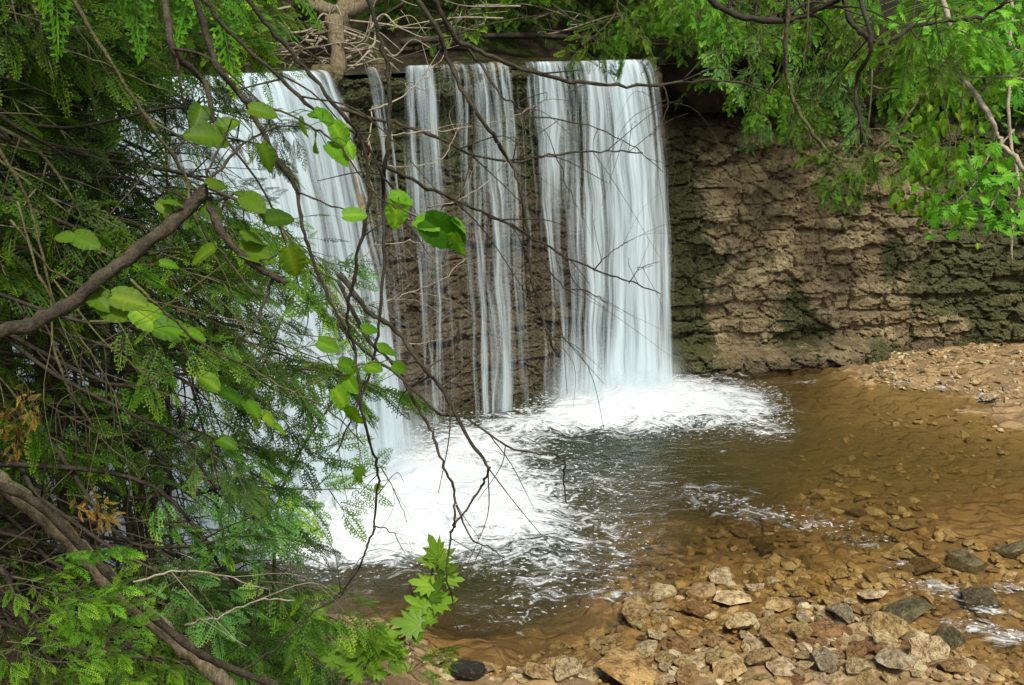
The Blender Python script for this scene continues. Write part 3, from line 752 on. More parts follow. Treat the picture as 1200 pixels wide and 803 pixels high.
# the uncountable rest: one object
def rubble(name, label, regions, cols):
    mats = []
    for c in cols:
        mats.append(m_rock('rubble ' + c, tuple(v * .5 for v in TINT[c]), tuple(v * .8 for v in TINT[c]), tuple(v * .42 for v in TINT[c]), False, False, 4))
    mb = MB(); tmpl = []
    for sh, cnt in (('flat', 5), ('blocky', 2)):
        for me in SHAPES[sh][:cnt]:
            tv = np.array([v.co[:] for v in me.vertices]); bm = bmesh.new()
            h_ = bmesh.ops.convex_hull; 
            for q in tv[:: max(1, len(tv) // 26)]: bm.verts.new(q)
            bmesh.ops.convex_hull(bm, input=bm.verts[:]); 
            for v in [v for v in bm.verts if not v.link_faces]: bm.verts.remove(v)
            bm.verts.index_update()
            tmpl.append((np.array([v.co[:] for v in bm.verts]), np.array([[v.index for v in f.verts] + [f.verts[-1].index] for f in bm.faces if len(f.verts) == 3]))); bm.free()
    for poly, n, smin, smax in regions:
        xs = [a for a, b in poly]; ys = [b for a, b in poly]; k = 0
        while k < n:
            px, py = rng.uniform(min(xs), max(xs)), rng.uniform(min(ys), max(ys))
            if not inpoly(px, py, poly): continue
            k += 1
            p, sz = w_px(px, py, smin + (smax - smin) * rng.random() ** 2.2)
            tv, tf = tmpl[int(rng.integers(len(tmpl)))]
            a = rng.uniform(0, 6.28); ca, sa = math.cos(a), math.sin(a); tl = rng.normal() * .25
            M = np.array([[ca, -sa, 0], [sa, ca, 0], [0, 0, 1]]) @ np.array([[1, 0, 0], [0, math.cos(tl), -math.sin(tl)], [0, math.sin(tl), math.cos(tl)]])
            V = (tv * rng.uniform(.8, 1.2, 3) * sz) @ M.T + np.array([p[0], p[1], zq(p[0], p[1]) + .06 * sz])
            mb.add(V, tf, int(rng.integers(len(mats))))
    V, Q, M, T = mb.arrays()
    return obj(name, quad_mesh(name, V, Q[:, :3], mats, M, False), None, label, 'gravel', None, 'stuff')
rubble('gravel', 'small brown and tan stones strewn through the shallows and along the gravel bank',
       [([(560, 803), (690, 765), (740, 690), (860, 672), (1000, 650), (1100, 700), (1130, 803)], 700, 8, 26),
        ([(700, 700), (760, 600), (900, 560), (1060, 560), (1150, 640), (1100, 700), (860, 690)], 520, 8, 26),
        ([(1005, 450), (1030, 415), (1110, 402), (1200, 396), (1200, 482), (1130, 462)], 900, 3, 9),
        ([(540, 790), (640, 740), (720, 720), (700, 790)], 160, 6, 24),
        ([(360, 770), (440, 750), (560, 765), (600, 803), (330, 803)], 160, 6, 22),
        ([(1090, 640), (1200, 620), (1200, 803), (1100, 803)], 220, 8, 28),
        ([(900, 520), (1000, 470), (1190, 490), (1190, 560), (980, 600)], 220, 5, 16)], ['tan', 'brown', 'pale', 'pale', 'tan', 'ochre'])
# ------------------------------------------------------------------ cedar foliage prototypes
def spray(rr, L=.3, pairs=11, W=.46, detail=True, leafw=.012, droop=.35):
    V, Q, T = [], [], []
    def leaf(p, d, ln, w, t0, t1):
        d = d / (np.linalg.norm(d) + 1e-9); sdir = np.array([-d[1], d[0], 0.0])
        i = len(V)
        m = p + d * ln * .45
        V.extend([p, m + sdir * w, p + d * ln, m - sdir * w]); T.extend([t0, (t0 + t1) / 2, t1, (t0 + t1) / 2]); Q.append((i, i + 1, i + 2, i + 3))
    for i in range(pairs):
        for sd in (-1, 1):
            f = (i + .5 + .25 * sd) / pairs
            bl = W * L * (1 - f) ** .75 * min(1, f * 3.2 + .35) * rr.uniform(.8, 1.15)
            a = R(rr.uniform(42, 58)); dv = np.array([sd * math.sin(a), math.cos(a), 0])
            p0 = np.array([0, f * L, 0.0])
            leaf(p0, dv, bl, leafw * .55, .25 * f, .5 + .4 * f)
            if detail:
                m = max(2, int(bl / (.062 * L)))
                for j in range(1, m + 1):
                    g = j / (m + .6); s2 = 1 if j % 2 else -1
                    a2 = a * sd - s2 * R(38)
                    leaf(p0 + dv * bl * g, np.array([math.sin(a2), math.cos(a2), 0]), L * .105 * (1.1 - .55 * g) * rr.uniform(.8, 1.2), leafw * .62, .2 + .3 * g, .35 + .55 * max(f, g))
    leaf(np.array([0, .5 * L, 0.]), np.array([0, 1., 0]), .52 * L, leafw * .5, .4, 1.0)
    leaf(np.array([0, 0., 0.]), np.array([0, 1., 0]), .55 * L, leafw * .35, .0, .3)
    V = np.array(V); r2 = (V[:, 1] / L)
    V[:, 2] = -droop * L * r2 ** 2 * .5 - .5 * (V[:, 0] ** 2) / L + rr.normal(size=len(V)) * .004
    return V, np.array(Q), np.array(T)

def frame_from(d, up):
    d = d / np.linalg.norm(d); x_ = np.cross(d, up); x_ /= np.linalg.norm(x_) + 1e-9
    return np.stack([x_, d, np.cross(x_, d)], 1)      # columns: local x, y, z

def bough_mesh(seed, leafmat, L=1.0, n_lat=9, spl=.27, detail=True, dens=1.0, leafw=.012):
    rr = np.random.default_rng(seed); mb = MB()
    SP = [spray(rr, 1.0, int(rr.integers(8, 13)), rr.uniform(.26, .52), detail, leafw / spl * rr.uniform(.8, 1.2), rr.uniform(.05, .9)) for _ in range(8)]
    main = spline([(0, 0, 0), (.3 * L, rr.normal() * .03, .03), (.65 * L, rr.normal() * .06, -.03), (L, rr.normal() * .1, -.18 * L)], 5)
    V, Q = tube(main, np.linspace(.009, .0025, len(main)), 5); mb.add(V, Q, 1)
    def put(p, d, s):
        up = np.array([rr.normal() * .7, rr.normal() * .7, 1.0])
        Vs, Qs, Ts = SP[int(rr.integers(8))]
        M = frame_from(d, up)
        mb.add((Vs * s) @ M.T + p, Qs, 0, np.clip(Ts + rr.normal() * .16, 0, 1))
    for i in range(n_lat):
        f = .18 + .8 * (i + rr.random() * .6) / n_lat
        k = f * (len(main) - 1); a = int(k); b = min(a + 1, len(main) - 1); p = main[a] + (main[b] - main[a]) * (k - a)
        sd = 1 if i % 2 else -1
        ln = L * .45 * (1.05 - f * .75) * rr.uniform(.7, 1.2)
        ang = R(rr.uniform(35, 60)) * sd
        dv = np.array([math.cos(ang), math.sin(ang), rr.normal() * .18 - .12]); dv /= np.linalg.norm(dv)
        lat = np.array([p + dv * ln * q - np.array([0, 0, .22 * ln * q * q]) for q in np.linspace(0, 1, 5)])
        V, Q = tube(lat, np.linspace(.005, .0018, 5), 4); mb.add(V, Q, 1)
        m = max(2, int(6 * dens * ln / .4))
        for j in range(m):
            g = .15 + .85 * (j + .3) / m
            q = p + dv * ln * g - np.array([0, 0, .22 * ln * g * g])
            sgn = 1 if j % 2 else -1; a2 = ang + sgn * R(rr.uniform(25, 55))
            d = np.array([math.cos(a2), math.sin(a2), -.25 + rr.normal() * .25])
            put(q, d, spl * rr.uniform(.4, 1.3))
        put(lat[-1], dv + np.array([0, 0, -.3]), spl * 1.1)
    for j in range(4):
        put(main[-1 - j], np.array([1, rr.normal() * .5, -.35]), spl * rr.uniform(.8, 1.2))
    return mb.mesh('cedar_foliage', [leafmat, MAT['bark_green']], False)

BO = {}
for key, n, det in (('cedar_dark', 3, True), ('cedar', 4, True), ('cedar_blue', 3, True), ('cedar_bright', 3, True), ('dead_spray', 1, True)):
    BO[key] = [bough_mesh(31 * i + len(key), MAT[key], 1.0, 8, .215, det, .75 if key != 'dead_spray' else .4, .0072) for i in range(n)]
FAR = {k: [bough_mesh(77 * i + len(k), MAT[k], 1.0, 12, .14, True, 1.3, .0075) for i in range(2)] for k in ('cedar_bright', 'cedar_blue', 'cedar')}

def rot_to(d, roll):
    d = Vector(d).normalized()
    q = d.to_track_quat('X', 'Z')
    return (q.to_matrix() @ Matrix.Rotation(roll, 3, 'X')).to_euler()

def cedar(base, h, r, anchors, label, group, lean=(0, 0), bark='bark_dark', name='cedar_tree', dead_twigs=0, far=False):
    """anchors: (world point of a bough's root, heading, scale, foliage key); every bough hangs on a limb grown from the trunk."""
    base = np.array(base, float)
    rootE = empty(name, base, label, 'tree', group)
    ax = np.array([(lean[0] * f + .08 * math.sin(3 * f + base[0]), lean[1] * f + .08 * math.cos(2.5 * f), h * f - .3) for f in np.linspace(0, 1, 14)])
    V, Q = tube(ax, r * np.linspace(1.25, .25, 14) , 9, .18, int(abs(base[0] * 100))); mb = MB(); mb.add(V, Q)
    obj('trunk', mb.mesh('trunk', [MAT[bark]], True), rootE)
    for (p, d, s, key) in anchors:
        p = np.array(p) - base; d = np.array(d, float); d /= np.linalg.norm(d)
        hd = np.hypot(p[0] - lean[0] * .5, p[1] - lean[1] * .5)
        hz = np.clip(p[2] + .35 * hd * rng.uniform(.3, 1.2), .2, h - .2); f = (hz + .3) / h
        st = np.array([np.interp(f, np.linspace(0, 1, 14), ax[:, i]) for i in range(3)])
        mid = st + (p - st) * .35 + rng.normal(size=3) * .16 + np.array([0, 0, .10 * hd]); md2 = st + (p - st) * .7 + rng.normal(size=3) * .12
        path = spline([st, mid, md2, p - d * .12 * s, p + d * .12 * s], 5)
        V, Q = tube(path, np.linspace(.007 + .0045 * hd, .006, len(path)), 5, .25); mb = MB(); mb.add(V, Q)
        for _ in range(dead_twigs):
            k = int(rng.integers(3, len(path) - 1)); dv = rng.normal(size=3); dv[2] -= .4; dv /= np.linalg.norm(dv); ln = rng.uniform(.2, .6)
            tw = spline([path[k], path[k] + dv * ln * .5 + rng.normal(size=3) * .05, path[k] + dv * ln + np.array([0, 0, -.1])], 4)
            V, Q = tube(tw, np.linspace(.005, .0015, len(tw)), 4); mb.add(V, Q)
        lb = obj('limb', mb.mesh('limb', [MAT[bark]], True), rootE)
        bank_ = FAR if far and key in FAR else BO
        fo = obj('foliage', bank_[key][int(rng.integers(len(bank_[key])))], lb)
        fo.location = p; fo.rotation_euler = rot_to(d, rng.normal() * .5); fo.scale = (s * rng.uniform(.9, 1.1),) * 3
    return rootE

def region(poly, n, d0, d1, smin, smax, keys, hx=(.4, 1.0), hy=(-.5, .3), hz=(-.5, .05)):
    xs = [a for a, b in poly]; ys = [b for a, b in poly]; out = []
    while len(out) < n:
        x, y = rng.uniform(min(xs), max(xs)), rng.uniform(min(ys), max(ys))
        if not inpoly(x, y, poly): continue
        d = rng.uniform(d0, d1); s = rng.uniform(smin, smax)
        hd = np.array([rng.uniform(*hx), rng.uniform(*hy), rng.uniform(*hz)])
        p = P(x, y, d) - hd / np.linalg.norm(hd) * s * .55
        out.append((p, hd, s, keys[int(rng.integers(len(keys)))]))
    return out
A = []
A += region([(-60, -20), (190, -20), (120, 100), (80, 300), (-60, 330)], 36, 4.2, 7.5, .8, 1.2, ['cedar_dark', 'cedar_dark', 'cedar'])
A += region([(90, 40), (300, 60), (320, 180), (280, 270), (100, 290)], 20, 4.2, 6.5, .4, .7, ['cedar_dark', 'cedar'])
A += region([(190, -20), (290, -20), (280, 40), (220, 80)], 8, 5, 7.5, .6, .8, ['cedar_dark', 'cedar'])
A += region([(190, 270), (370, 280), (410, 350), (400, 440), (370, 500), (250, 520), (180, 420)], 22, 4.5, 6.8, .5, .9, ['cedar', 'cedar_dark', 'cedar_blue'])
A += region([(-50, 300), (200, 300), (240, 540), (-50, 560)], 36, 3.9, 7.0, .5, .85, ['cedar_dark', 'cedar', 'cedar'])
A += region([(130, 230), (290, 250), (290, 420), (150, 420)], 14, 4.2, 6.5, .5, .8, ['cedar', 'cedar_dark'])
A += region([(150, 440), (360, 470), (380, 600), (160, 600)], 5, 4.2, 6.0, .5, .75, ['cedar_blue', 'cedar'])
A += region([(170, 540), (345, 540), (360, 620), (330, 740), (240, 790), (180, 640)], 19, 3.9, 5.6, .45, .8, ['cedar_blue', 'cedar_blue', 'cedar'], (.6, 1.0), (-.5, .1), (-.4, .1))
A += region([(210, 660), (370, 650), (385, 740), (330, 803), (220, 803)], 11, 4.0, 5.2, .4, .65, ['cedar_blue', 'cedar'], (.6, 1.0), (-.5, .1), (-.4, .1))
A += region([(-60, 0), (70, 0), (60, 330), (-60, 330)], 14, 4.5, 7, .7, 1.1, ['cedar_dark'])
A += region([(-30, 610), (120, 680), (230, 803), (-30, 803)], 9, 3.8, 5.2, .45, .7, ['cedar', 'cedar_dark', 'cedar'])
A += region([(-300, -330), (230, -330), (200, -60), (-200, -60)], 24, 3.6, 8.5, 1.1, 1.6, ['cedar_dark', 'cedar'])  # unseen boughs overhead, added to keep sky light off the left foliage
TR = [(-3.15, 5.6, 'cedar tree with many fine limbs, nearest the log at the lower left', 13, .085), (-3.55, 7.0, 'slender dark cedar tree rising just left of the left waterfall', 13, .075),
      (-2.9, 3.7, 'near cedar tree whose foliage hangs in from the left side', 14, .12), (-4.9, 8.0, 'cedar tree farther back on the left bank against the falls', 14, .10)]
by = [[] for _ in TR]
for a in A:
    dd_ = [math.hypot(a[0][0] - t_[0], a[0][1] - t_[1]) * (1 + .25 * rng.random()) for t_ in TR]
    by[int(np.argmin(dd_))].append(a)
for (X, Y, lab, h, r), an in zip(TR, by):
    cedar((X, Y, zq(X, Y)), h, r, an, lab, 'cedar trees on the left bank', (rng.normal() * .3, rng.normal() * .3), dead_twigs=10)

# slender bare stems of the thicket
for i in range(26):
    x = rng.uniform(5, 190) if i < 20 else rng.uniform(150, 300); d = rng.uniform(5.2, 8)
    p0 = P(x, 620 + rng.normal() * 50, d); p0[2] = zq(p0[0], p0[1]) - .1
    hgt = rng.uniform(2.5, 5); le = rng.normal(size=2) * .25
    path = spline([(0, 0, 0), (le[0] * .4 + rng.normal() * .06, le[1] * .4, hgt * .35), (le[0] + rng.normal() * .1, le[1], hgt * .7), (le[0] * 1.8, le[1] * 1.6, hgt)], 6)
    mb = MB(); V, Q = tube(path, np.linspace(rng.uniform(.013, .028), .006, len(path)), 6, .2); mb.add(V, Q)
    for _ in range(14):
        k = int(rng.integers(3, len(path))); dv = rng.normal(size=3) * np.array([1, 1, .6]); dv /= np.linalg.norm(dv); ln = rng.uniform(.25, .8)
        tw = spline([path[k], path[k] + dv * ln * .5 + rng.normal(size=3) * .05, path[k] + dv * ln + rng.normal(size=3) * .1 + np.array([0, 0, -.12])], 4)
        V, Q = tube(tw, np.linspace(.006, .0018, len(tw)), 4); mb.add(V, Q)
    obj('bare_sapling', mb.mesh('bare_sapling', [MAT['bark_limb' if i % 3 else 'bark_green']], True), None,
        'slender bare sapling with dry side twigs in the thicket at left', 'sapling', 'bare saplings of the left thicket', loc=p0)

# cedars on the cliff top, at right
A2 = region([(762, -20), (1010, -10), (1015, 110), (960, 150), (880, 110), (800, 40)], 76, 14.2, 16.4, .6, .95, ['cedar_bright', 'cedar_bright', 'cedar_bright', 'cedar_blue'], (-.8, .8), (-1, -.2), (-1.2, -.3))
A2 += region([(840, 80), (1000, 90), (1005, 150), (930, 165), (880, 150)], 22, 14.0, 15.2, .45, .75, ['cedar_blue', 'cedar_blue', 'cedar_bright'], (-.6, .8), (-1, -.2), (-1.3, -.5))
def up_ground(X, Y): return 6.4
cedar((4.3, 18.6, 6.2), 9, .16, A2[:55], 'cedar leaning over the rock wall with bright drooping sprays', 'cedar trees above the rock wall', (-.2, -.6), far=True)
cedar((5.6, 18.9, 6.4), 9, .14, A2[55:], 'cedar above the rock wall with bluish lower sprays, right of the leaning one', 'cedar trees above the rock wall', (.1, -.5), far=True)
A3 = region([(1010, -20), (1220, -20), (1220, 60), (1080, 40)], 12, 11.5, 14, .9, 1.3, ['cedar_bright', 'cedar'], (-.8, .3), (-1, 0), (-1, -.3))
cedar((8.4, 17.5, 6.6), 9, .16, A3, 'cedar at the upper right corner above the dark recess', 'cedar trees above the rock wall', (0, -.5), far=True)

# dark forest behind the stream
BK = [(-6.5, 15.5, 'dark'), (-3.6, 18.2, 'dark'), (-1.2, 20.0, 'dark'), (1.4, 21.2, 'dark'), (3.6, 22.0, 'dark'), (-9.0, 12.0, 'dark'), (0.2, 18.8, 'dark'), (2.6, 19.6, 'dark'), (-5, 21, ''), (6.5, 21.5, ''), (10.5, 20.5, '')]
LB = ['far left', 'behind the left fall', 'behind the snag', 'behind the middle ribbons', 'behind the wide curtain', 'beyond the left bank', 'nearest the stream centre', 'nearest the stream right of centre', 'deep in the forest on the left',
      'behind the cliff top cedars', 'behind the upper right cedar']
for (X, Y, k), l in zip(BK, LB):
    an = []
    for j in range(16):
        a = rng.uniform(0, 6.28); rr_ = rng.uniform(.3, 1.2); z = rng.uniform(6.3, 10.5)
        an.append(((X + math.cos(a) * rr_, Y + math.sin(a) * rr_, z), (math.cos(a), math.sin(a), -.35), rng.uniform(1.3, 2.2), 'cedar_dark'))
    cedar((X, Y, 5.9), 15, rng.uniform(.13, .24), an, 'dark cedar tree above the falls, ' + l, 'forest trees above the falls', (rng.normal() * .3, rng.normal() * .3))

def shrub(p, n, s, keys, label, group, name='evergreen_shrub', cat='shrub', hz=(-.5, .5)):
    e = empty(name, p, label, cat, group)
    mb = MB()
    ds = []
    for k in range(n):
        a = rng.uniform(0, 6.28); d = np.array([math.cos(a), math.sin(a), rng.uniform(*hz)]); h = rng.uniform(.1, .9) * s; q = np.array([math.cos(a) * .25 * s, math.sin(a) * .25 * s, h])
        V, Q = tube(spline([(0, 0, -.15), (0, 0, h * .5), q], 3), np.linspace(.02, .008, 7), 5); mb.add(V, Q); ds.append((q, d))
    obj('stem', mb.mesh('stem', [MAT['bark_dark']], True), e)
    for q, d in ds:
        key = keys[int(rng.integers(len(keys)))]; bk_ = FAR.get(key, BO[key])
        fo = obj('foliage', bk_[int(rng.integers(len(bk_)))], e); fo.location = q; fo.rotation_euler = rot_to(d, rng.normal() * .5); fo.scale = (s * rng.uniform(.7, 1.1),) * 3
for i, (px, py, d, n, s_, l) in enumerate(((480, 30, 17.6, 12, 1.1, 'behind the tangled stump'), (545, 42, 17.6, 14, 1.4, 'above the fuller middle ribbon'), (620, 38, 18.0, 14, 1.4, 'above the left part of the wide curtain'),
        (690, 38, 18.4, 14, 1.4, 'above the middle of the wide curtain'), (755, 40, 17.8, 14, 1.3, 'above the right end of the wide curtain'), (300, 30, 15, 12, 1.3, 'above the left waterfall'), (210, 20, 13, 12, 1.3, 'far above the left waterfall'))):
    shrub(P(px, py, d), n, s_, ['cedar_dark', 'cedar_dark', 'cedar'], 'low dark evergreen shrub on the bank ' + l, 'shrubs on the bank above the falls')
for i, (px, py, d, n, s_, l) in enumerate(((820, 100, 16.4, 9, .7, 'under the leaning cedar'), (1010, 110, 15.6, 10, .8, 'in the dark recess right of the cedars'), (1085, 95, 15.4, 10, .8, 'behind the creeper'), (1150, 120, 15.0, 12, .9, 'behind the young maple'), (790, 50, 16.6, 9, .7, 'at the corner of the wide curtain'))):
    shrub(P(px, py, d), n, s_, ['cedar', 'cedar_bright', 'cedar_bright'], 'small evergreen shrub on the rock wall ' + l, 'shrubs on the edge of the rock wall', hz=(-1.2, .1))
# ------------------------------------------------------------------ leaves
def leaf_oval(rr, curl=.25):
    n = 13; V = []; Q = []; T = []
    for i in range(n):
        f = i / (n - 1); w = .43 * math.sin(math.pi * min(1, f * .86 + .12)) ** .75 * (1 - .25 * f) if 0 < f < 1 else (.16 if f == 0 else 0.0)
        w *= 1.04 if i % 2 else .97; k = .09 if i < 3 else -.02
        z = -curl * f * f * .5; e = .02 * math.sin(i * 2.4 + curl * 9)
        V += [(-w, f - k, z + .20 * w + e), (-w * .5, f - k * .3 - .03, z + .14 * w), (0, f, z), (w * .5, f - k * .3 - .03, z + .14 * w), (w, f - k, z + .20 * w - e)]
        q = .045 if i % 2 else -.04
        T += [q - .08, q, .22, q, q - .08]
    for i in range(n - 1):
        for j in range(4):
            a = i * 5 + j; Q.append((a, a + 1, a + 6, a + 5))
    return np.array(V), np.array(Q), np.array(T)
def leaf_maple(rr, curl=.3):
    pol = [(-90, .06), (-62, .42), (-35, .36), (-14, .62), (2, .42), (20, .66), (38, .52), (52, .82), (66, .5), (78, .80), (90, 1.0),
           (102, .80), (114, .5), (128, .82), (142, .52), (160, .66), (178, .42), (194, .62), (215, .36), (242, .42)]
    V = [(0, .05, 0)] + [(r * .72 * math.cos(R(a)), .22 + r * .74 * math.sin(R(a)), 0) for a, r in pol]
    V = np.array(V); V[:, 2] = -curl * (V[:, 0] ** 2 * 1.2 + V[:, 1] ** 2 * .5) + .06 * np.abs(V[:, 0])
    m = len(pol); Q = [(0, 1 + i, 1 + (i + 1) % m, 1 + (i + 2) % m) for i in range(0, m, 2)]
    T = np.array([.25] + [.05 if i % 2 else -.1 for i in range(m)])
    return V, np.array(Q), T

def put_leaf(mb, p, d, up, s, kind, mi=0, tint=None):
    V, Q, T = (leaf_oval if kind == 'oval' else leaf_maple)(rng, rng.uniform(.15, .7))
    M = frame_from(np.asarray(d, float), np.asarray(up, float))
    mb.add((V * s) @ M.T + p, Q, mi, np.clip(rng.normal(.42, .17) + T, 0, 1))

def plant(name, label, cat, stems, leaves, bark, leafmat, group=None, kind='oval', petiole=True, rnd_twigs=0, twl=(.1, .35)):
    """stems: (pixel polyline, depth or depths, radius px start, radius px end); leaves: (px, py, size px, depth, heading in the picture)."""
    paths = []
    for pts, dep, r0, r1 in stems:
        dp = np.linspace(dep[0], dep[1], len(pts)) if isinstance(dep, tuple) else np.full(len(pts), dep)
        p3 = np.array([P(a, b, c) for (a, b), c in zip(pts, dp)])
        p3 += rng.normal(size=p3.shape) * .01 * np.array([0, 1, 0]) * dp[:, None]
        sp = spline(p3, 6)
        jt = rng.normal(size=sp.shape) * (.0007 * np.mean(dp)); jt[0] = jt[-1] = 0; jt[::6] *= 1.8; sp = sp + jt
        paths.append((sp, np.linspace(r0, r1, len(sp)) / F * np.interp(np.linspace(0, 1, len(sp)), np.linspace(0, 1, len(dp)), dp)))
    base = paths[0][0][0].copy()
    e = empty(name, base, label, cat, group)
    allp = np.vstack([p for p, _ in paths])
    for i, (sp, rad) in enumerate(paths):
        mb = MB(); V, Q = tube(sp - base, rad * rng.uniform(.84, 1.2, len(rad)), 8 if rad[0] > .01 else 6, .12, i); mb.add(V, Q)
        if rnd_twigs:
            for _ in range(rnd_twigs if i == 0 else rnd_twigs // 2):
                k = int(rng.integers(len(sp) // 4, len(sp) - 1)); tg = sp[min(k + 1, len(sp) - 1)] - sp[k - 1]; tg /= np.linalg.norm(tg) + 1e-9
                dv = tg * .8 + rng.normal(size=3) * np.array([.7, .5, .7]); dv /= np.linalg.norm(dv); ln = rng.uniform(*twl)
                tw = spline([sp[k], sp[k] + dv * ln * .5 + rng.normal(size=3) * .02, sp[k] + dv * ln + np.array([rng.normal() * .05, 0, -.25 * ln])], 4) - base
                V, Q = tube(tw, np.linspace(rad[k] * .55, rad[k] * .2, len(tw)), 4); mb.add(V, Q)
        obj('stem' if i == 0 else 'twig', mb.mesh('stem', [MAT[bark]], True), e)
    if leaves:
        mb = MB()
        for (a, b, s, dep, ang) in leaves:
            c = P(a, b, dep); sz = s / F * dep
            d = np.array([math.cos(R(ang)), rng.normal() * .5 - .1, -math.sin(R(ang))]); d /= np.linalg.norm(d)
            p0 = c - d * sz * .5
            up = np.array([rng.normal() * .4, rng.uniform(-.95, -.1), .8])
            put_leaf(mb, p0 - base, d, up, sz * rng.uniform(.75, 1.1), kind)
            if petiole:
                q = allp[np.argmin(np.linalg.norm(allp - p0, axis=1))]
                if np.linalg.norm(q - p0) < .35 * dep / 2.5:
                    V, Q = tube(spline([q - base, (q + p0) / 2 - base + np.array([0, 0, .01]), p0 - base], 3), .0006 * dep / 2 + .0004, 4); mb.add(V, Q, 0, .2)
        obj('leaves', mb.mesh('leaves', [MAT[leafmat], MAT[bark]], False), e)
    return e

def rl(cx, cy, rx, ry, n, s0, s1, dep, ang=(-30, 120)):
    return [(cx + rng.normal() * rx * .55, cy + rng.normal() * ry * .55, rng.uniform(s0, s1), dep * rng.uniform(.93, 1.07), rng.uniform(*ang)) for _ in range(n)]

# -- the broken limb at left with round leaves
plant('broken_limb', 'thick dark limb reaching in from the left with a snapped end and round leaves', 'branch',
      [([(-60, 398), (0, 386), (40, 377), (82, 356), (122, 324), (162, 292), (204, 258), (238, 226)], (1.9, 2.3), 9, 7.5),
       ([(238, 236), (262, 266), (286, 296), (312, 319), (338, 327)], 2.3, 5.2, 3.6), ([(320, 322), (312, 345), (304, 368), (298, 388)], 2.3, 2.6, 1.6),
       ([(232, 224), (262, 195), (286, 168), (310, 155), (345, 146)], (2.3, 2.5), 2.0, .8), ([(150, 303), (190, 295), (230, 285), (262, 276)], 2.2, 1.8, .6),
       ([(238, 236), (250, 200), (262, 160), (275, 138)], 2.35, 1.8, .8), ([(300, 306), (318, 300), (345, 292)], 2.3, 1.4, .6)],
      [(238, 158, 54, 2.35, 200), (270, 145, 34, 2.4, -20), (314, 184, 32, 2.3, 60), (311, 131, 38, 2.4, 10), (232, 136, 30, 2.4, 100),
       (258, 216, 34, 2.3, 5), (300, 240, 42, 2.25, 25), (250, 250, 36, 2.3, 25), (282, 228, 24, 2.3, 10), (192, 243, 20, 2.25, 30), (205, 237, 24, 2.25, 0), (236, 300, 40, 2.2, 150),
       (306, 297, 48, 2.3, 10), (344, 310, 44, 2.25, 80), (300, 279, 34, 2.3, 20), (326, 256, 36, 2.3, 0), (75, 278, 22, 2.1, 190), (104, 283, 40, 2.1, 15), (118, 352, 50, 2.1, 30), (135, 366, 44, 2.1, 25), (152, 352, 40, 2.1, 15)],
      'bark_limb', 'broadleaf', None, 'oval')
LEAVESB = [(385, 140, 34, 3, 30), (400, 160, 34, 3, 60), (368, 168, 30, 3, 120), (396, 182, 34, 3, 40), (372, 134, 30, 3, 10), (355, 150, 24, 3, 90), (412, 178, 24, 3, 60),
           (465, 250, 38, 2.9, 95), (474, 232, 34, 2.9, 10), (420, 252, 34, 2.9, 0), (520, 272, 52, 2.8, 35), (540, 262, 36, 2.8, 20), (536, 290, 34, 2.8, 80), (500, 262, 30, 2.8, 10)]
plant('leafy_shoot', 'long arching shoot with big oval leaves hanging before the left fall', 'branch',
      [([(225, -20), (242, 45), (262, 82), (286, 116), (306, 150), (326, 186), (346, 226), (356, 266), (368, 310), (386, 352), (404, 388)], (2.7, 3.1), 4.2, 1.6),
       ([(286, 116), (330, 132), (372, 150), (402, 172), (440, 226), (470, 244), (505, 262), (545, 276)], 2.9, 1.5, .6), ([(346, 226), (390, 240), (430, 252), (470, 246)], 2.95, 1.2, .5)],
      LEAVESB, 'bark_limb', 'broadleaf', None, 'oval')
plant('drooping_spray', 'leaning green shoot with long hanging leaves in mid thicket', 'branch',
      [([(150, 330), (190, 350), (235, 400), (290, 440), (340, 460), (385, 480), (425, 520)], (2.8, 3.4), 1.8, .7), ([(340, 460), (390, 440), (440, 420), (480, 425)], 3.3, 1, .5)],
      [(175, 374, 42, 3, 28), (206, 388, 46, 3, 15), (228, 392, 30, 3, 5), (248, 450, 32, 3.2, 30), (275, 468, 36, 3.2, 35), (298, 482, 38, 3.2, 30), (320, 494, 32, 3.2, 45), (268, 520, 26, 3.2, 20), (385, 405, 26, 3.3, 20), (410, 430, 28, 3.3, 30), (435, 386, 24, 3.3, 10), (456, 410, 28, 3.3, 20), (440, 432, 30, 3.3, 0), (400, 468, 30, 3.3, 60), (415, 488, 28, 3.3, 80), (470, 432, 22, 3.3, 30), (412, 452, 28, 3.3, 50), (200, 310, 24, 3, 10), (330, 505, 24, 3.2, 50)], 'bark_green', 'broadleaf', None, 'oval')

# -- bare hanging branches in front of the falls
HG = 'bare branches hanging before the falls'
def bare(label, stems, bark='bark_limb', tw=4, twl=(.15, .5), leaves=None):
    return plant('bare_branch', label, 'branch', stems, leaves, bark, 'maple', HG, 'maple', True, tw, twl)
bare('pale olive shoot slanting down across the dark cedar foliage at upper left', [([(75, -15), (130, 75), (180, 150), (215, 205), (235, 250), (260, 300), (300, 350)], (2.6, 3.2), 2.5, 1.2),
     ([(80, 55), (130, 75), (165, 95), (205, 110)], 2.8, .9, .4)], 'bark_green', 3)
bare('dark straight branch ending above the big round leaf', [([(188, -15), (210, 55), (230, 100), (250, 135), (266, 168)], 3.0, 4.2, 3.0)], 'bark_limb', 4)
bare('dark branch running from the top past the round leaves toward the falls', [([(232, -10), (280, 45), (330, 90), (380, 130), (422, 160), (450, 205), (470, 240)], (3.0, 3.6), 3.0, 1.2)], 'bark_limb', 5)
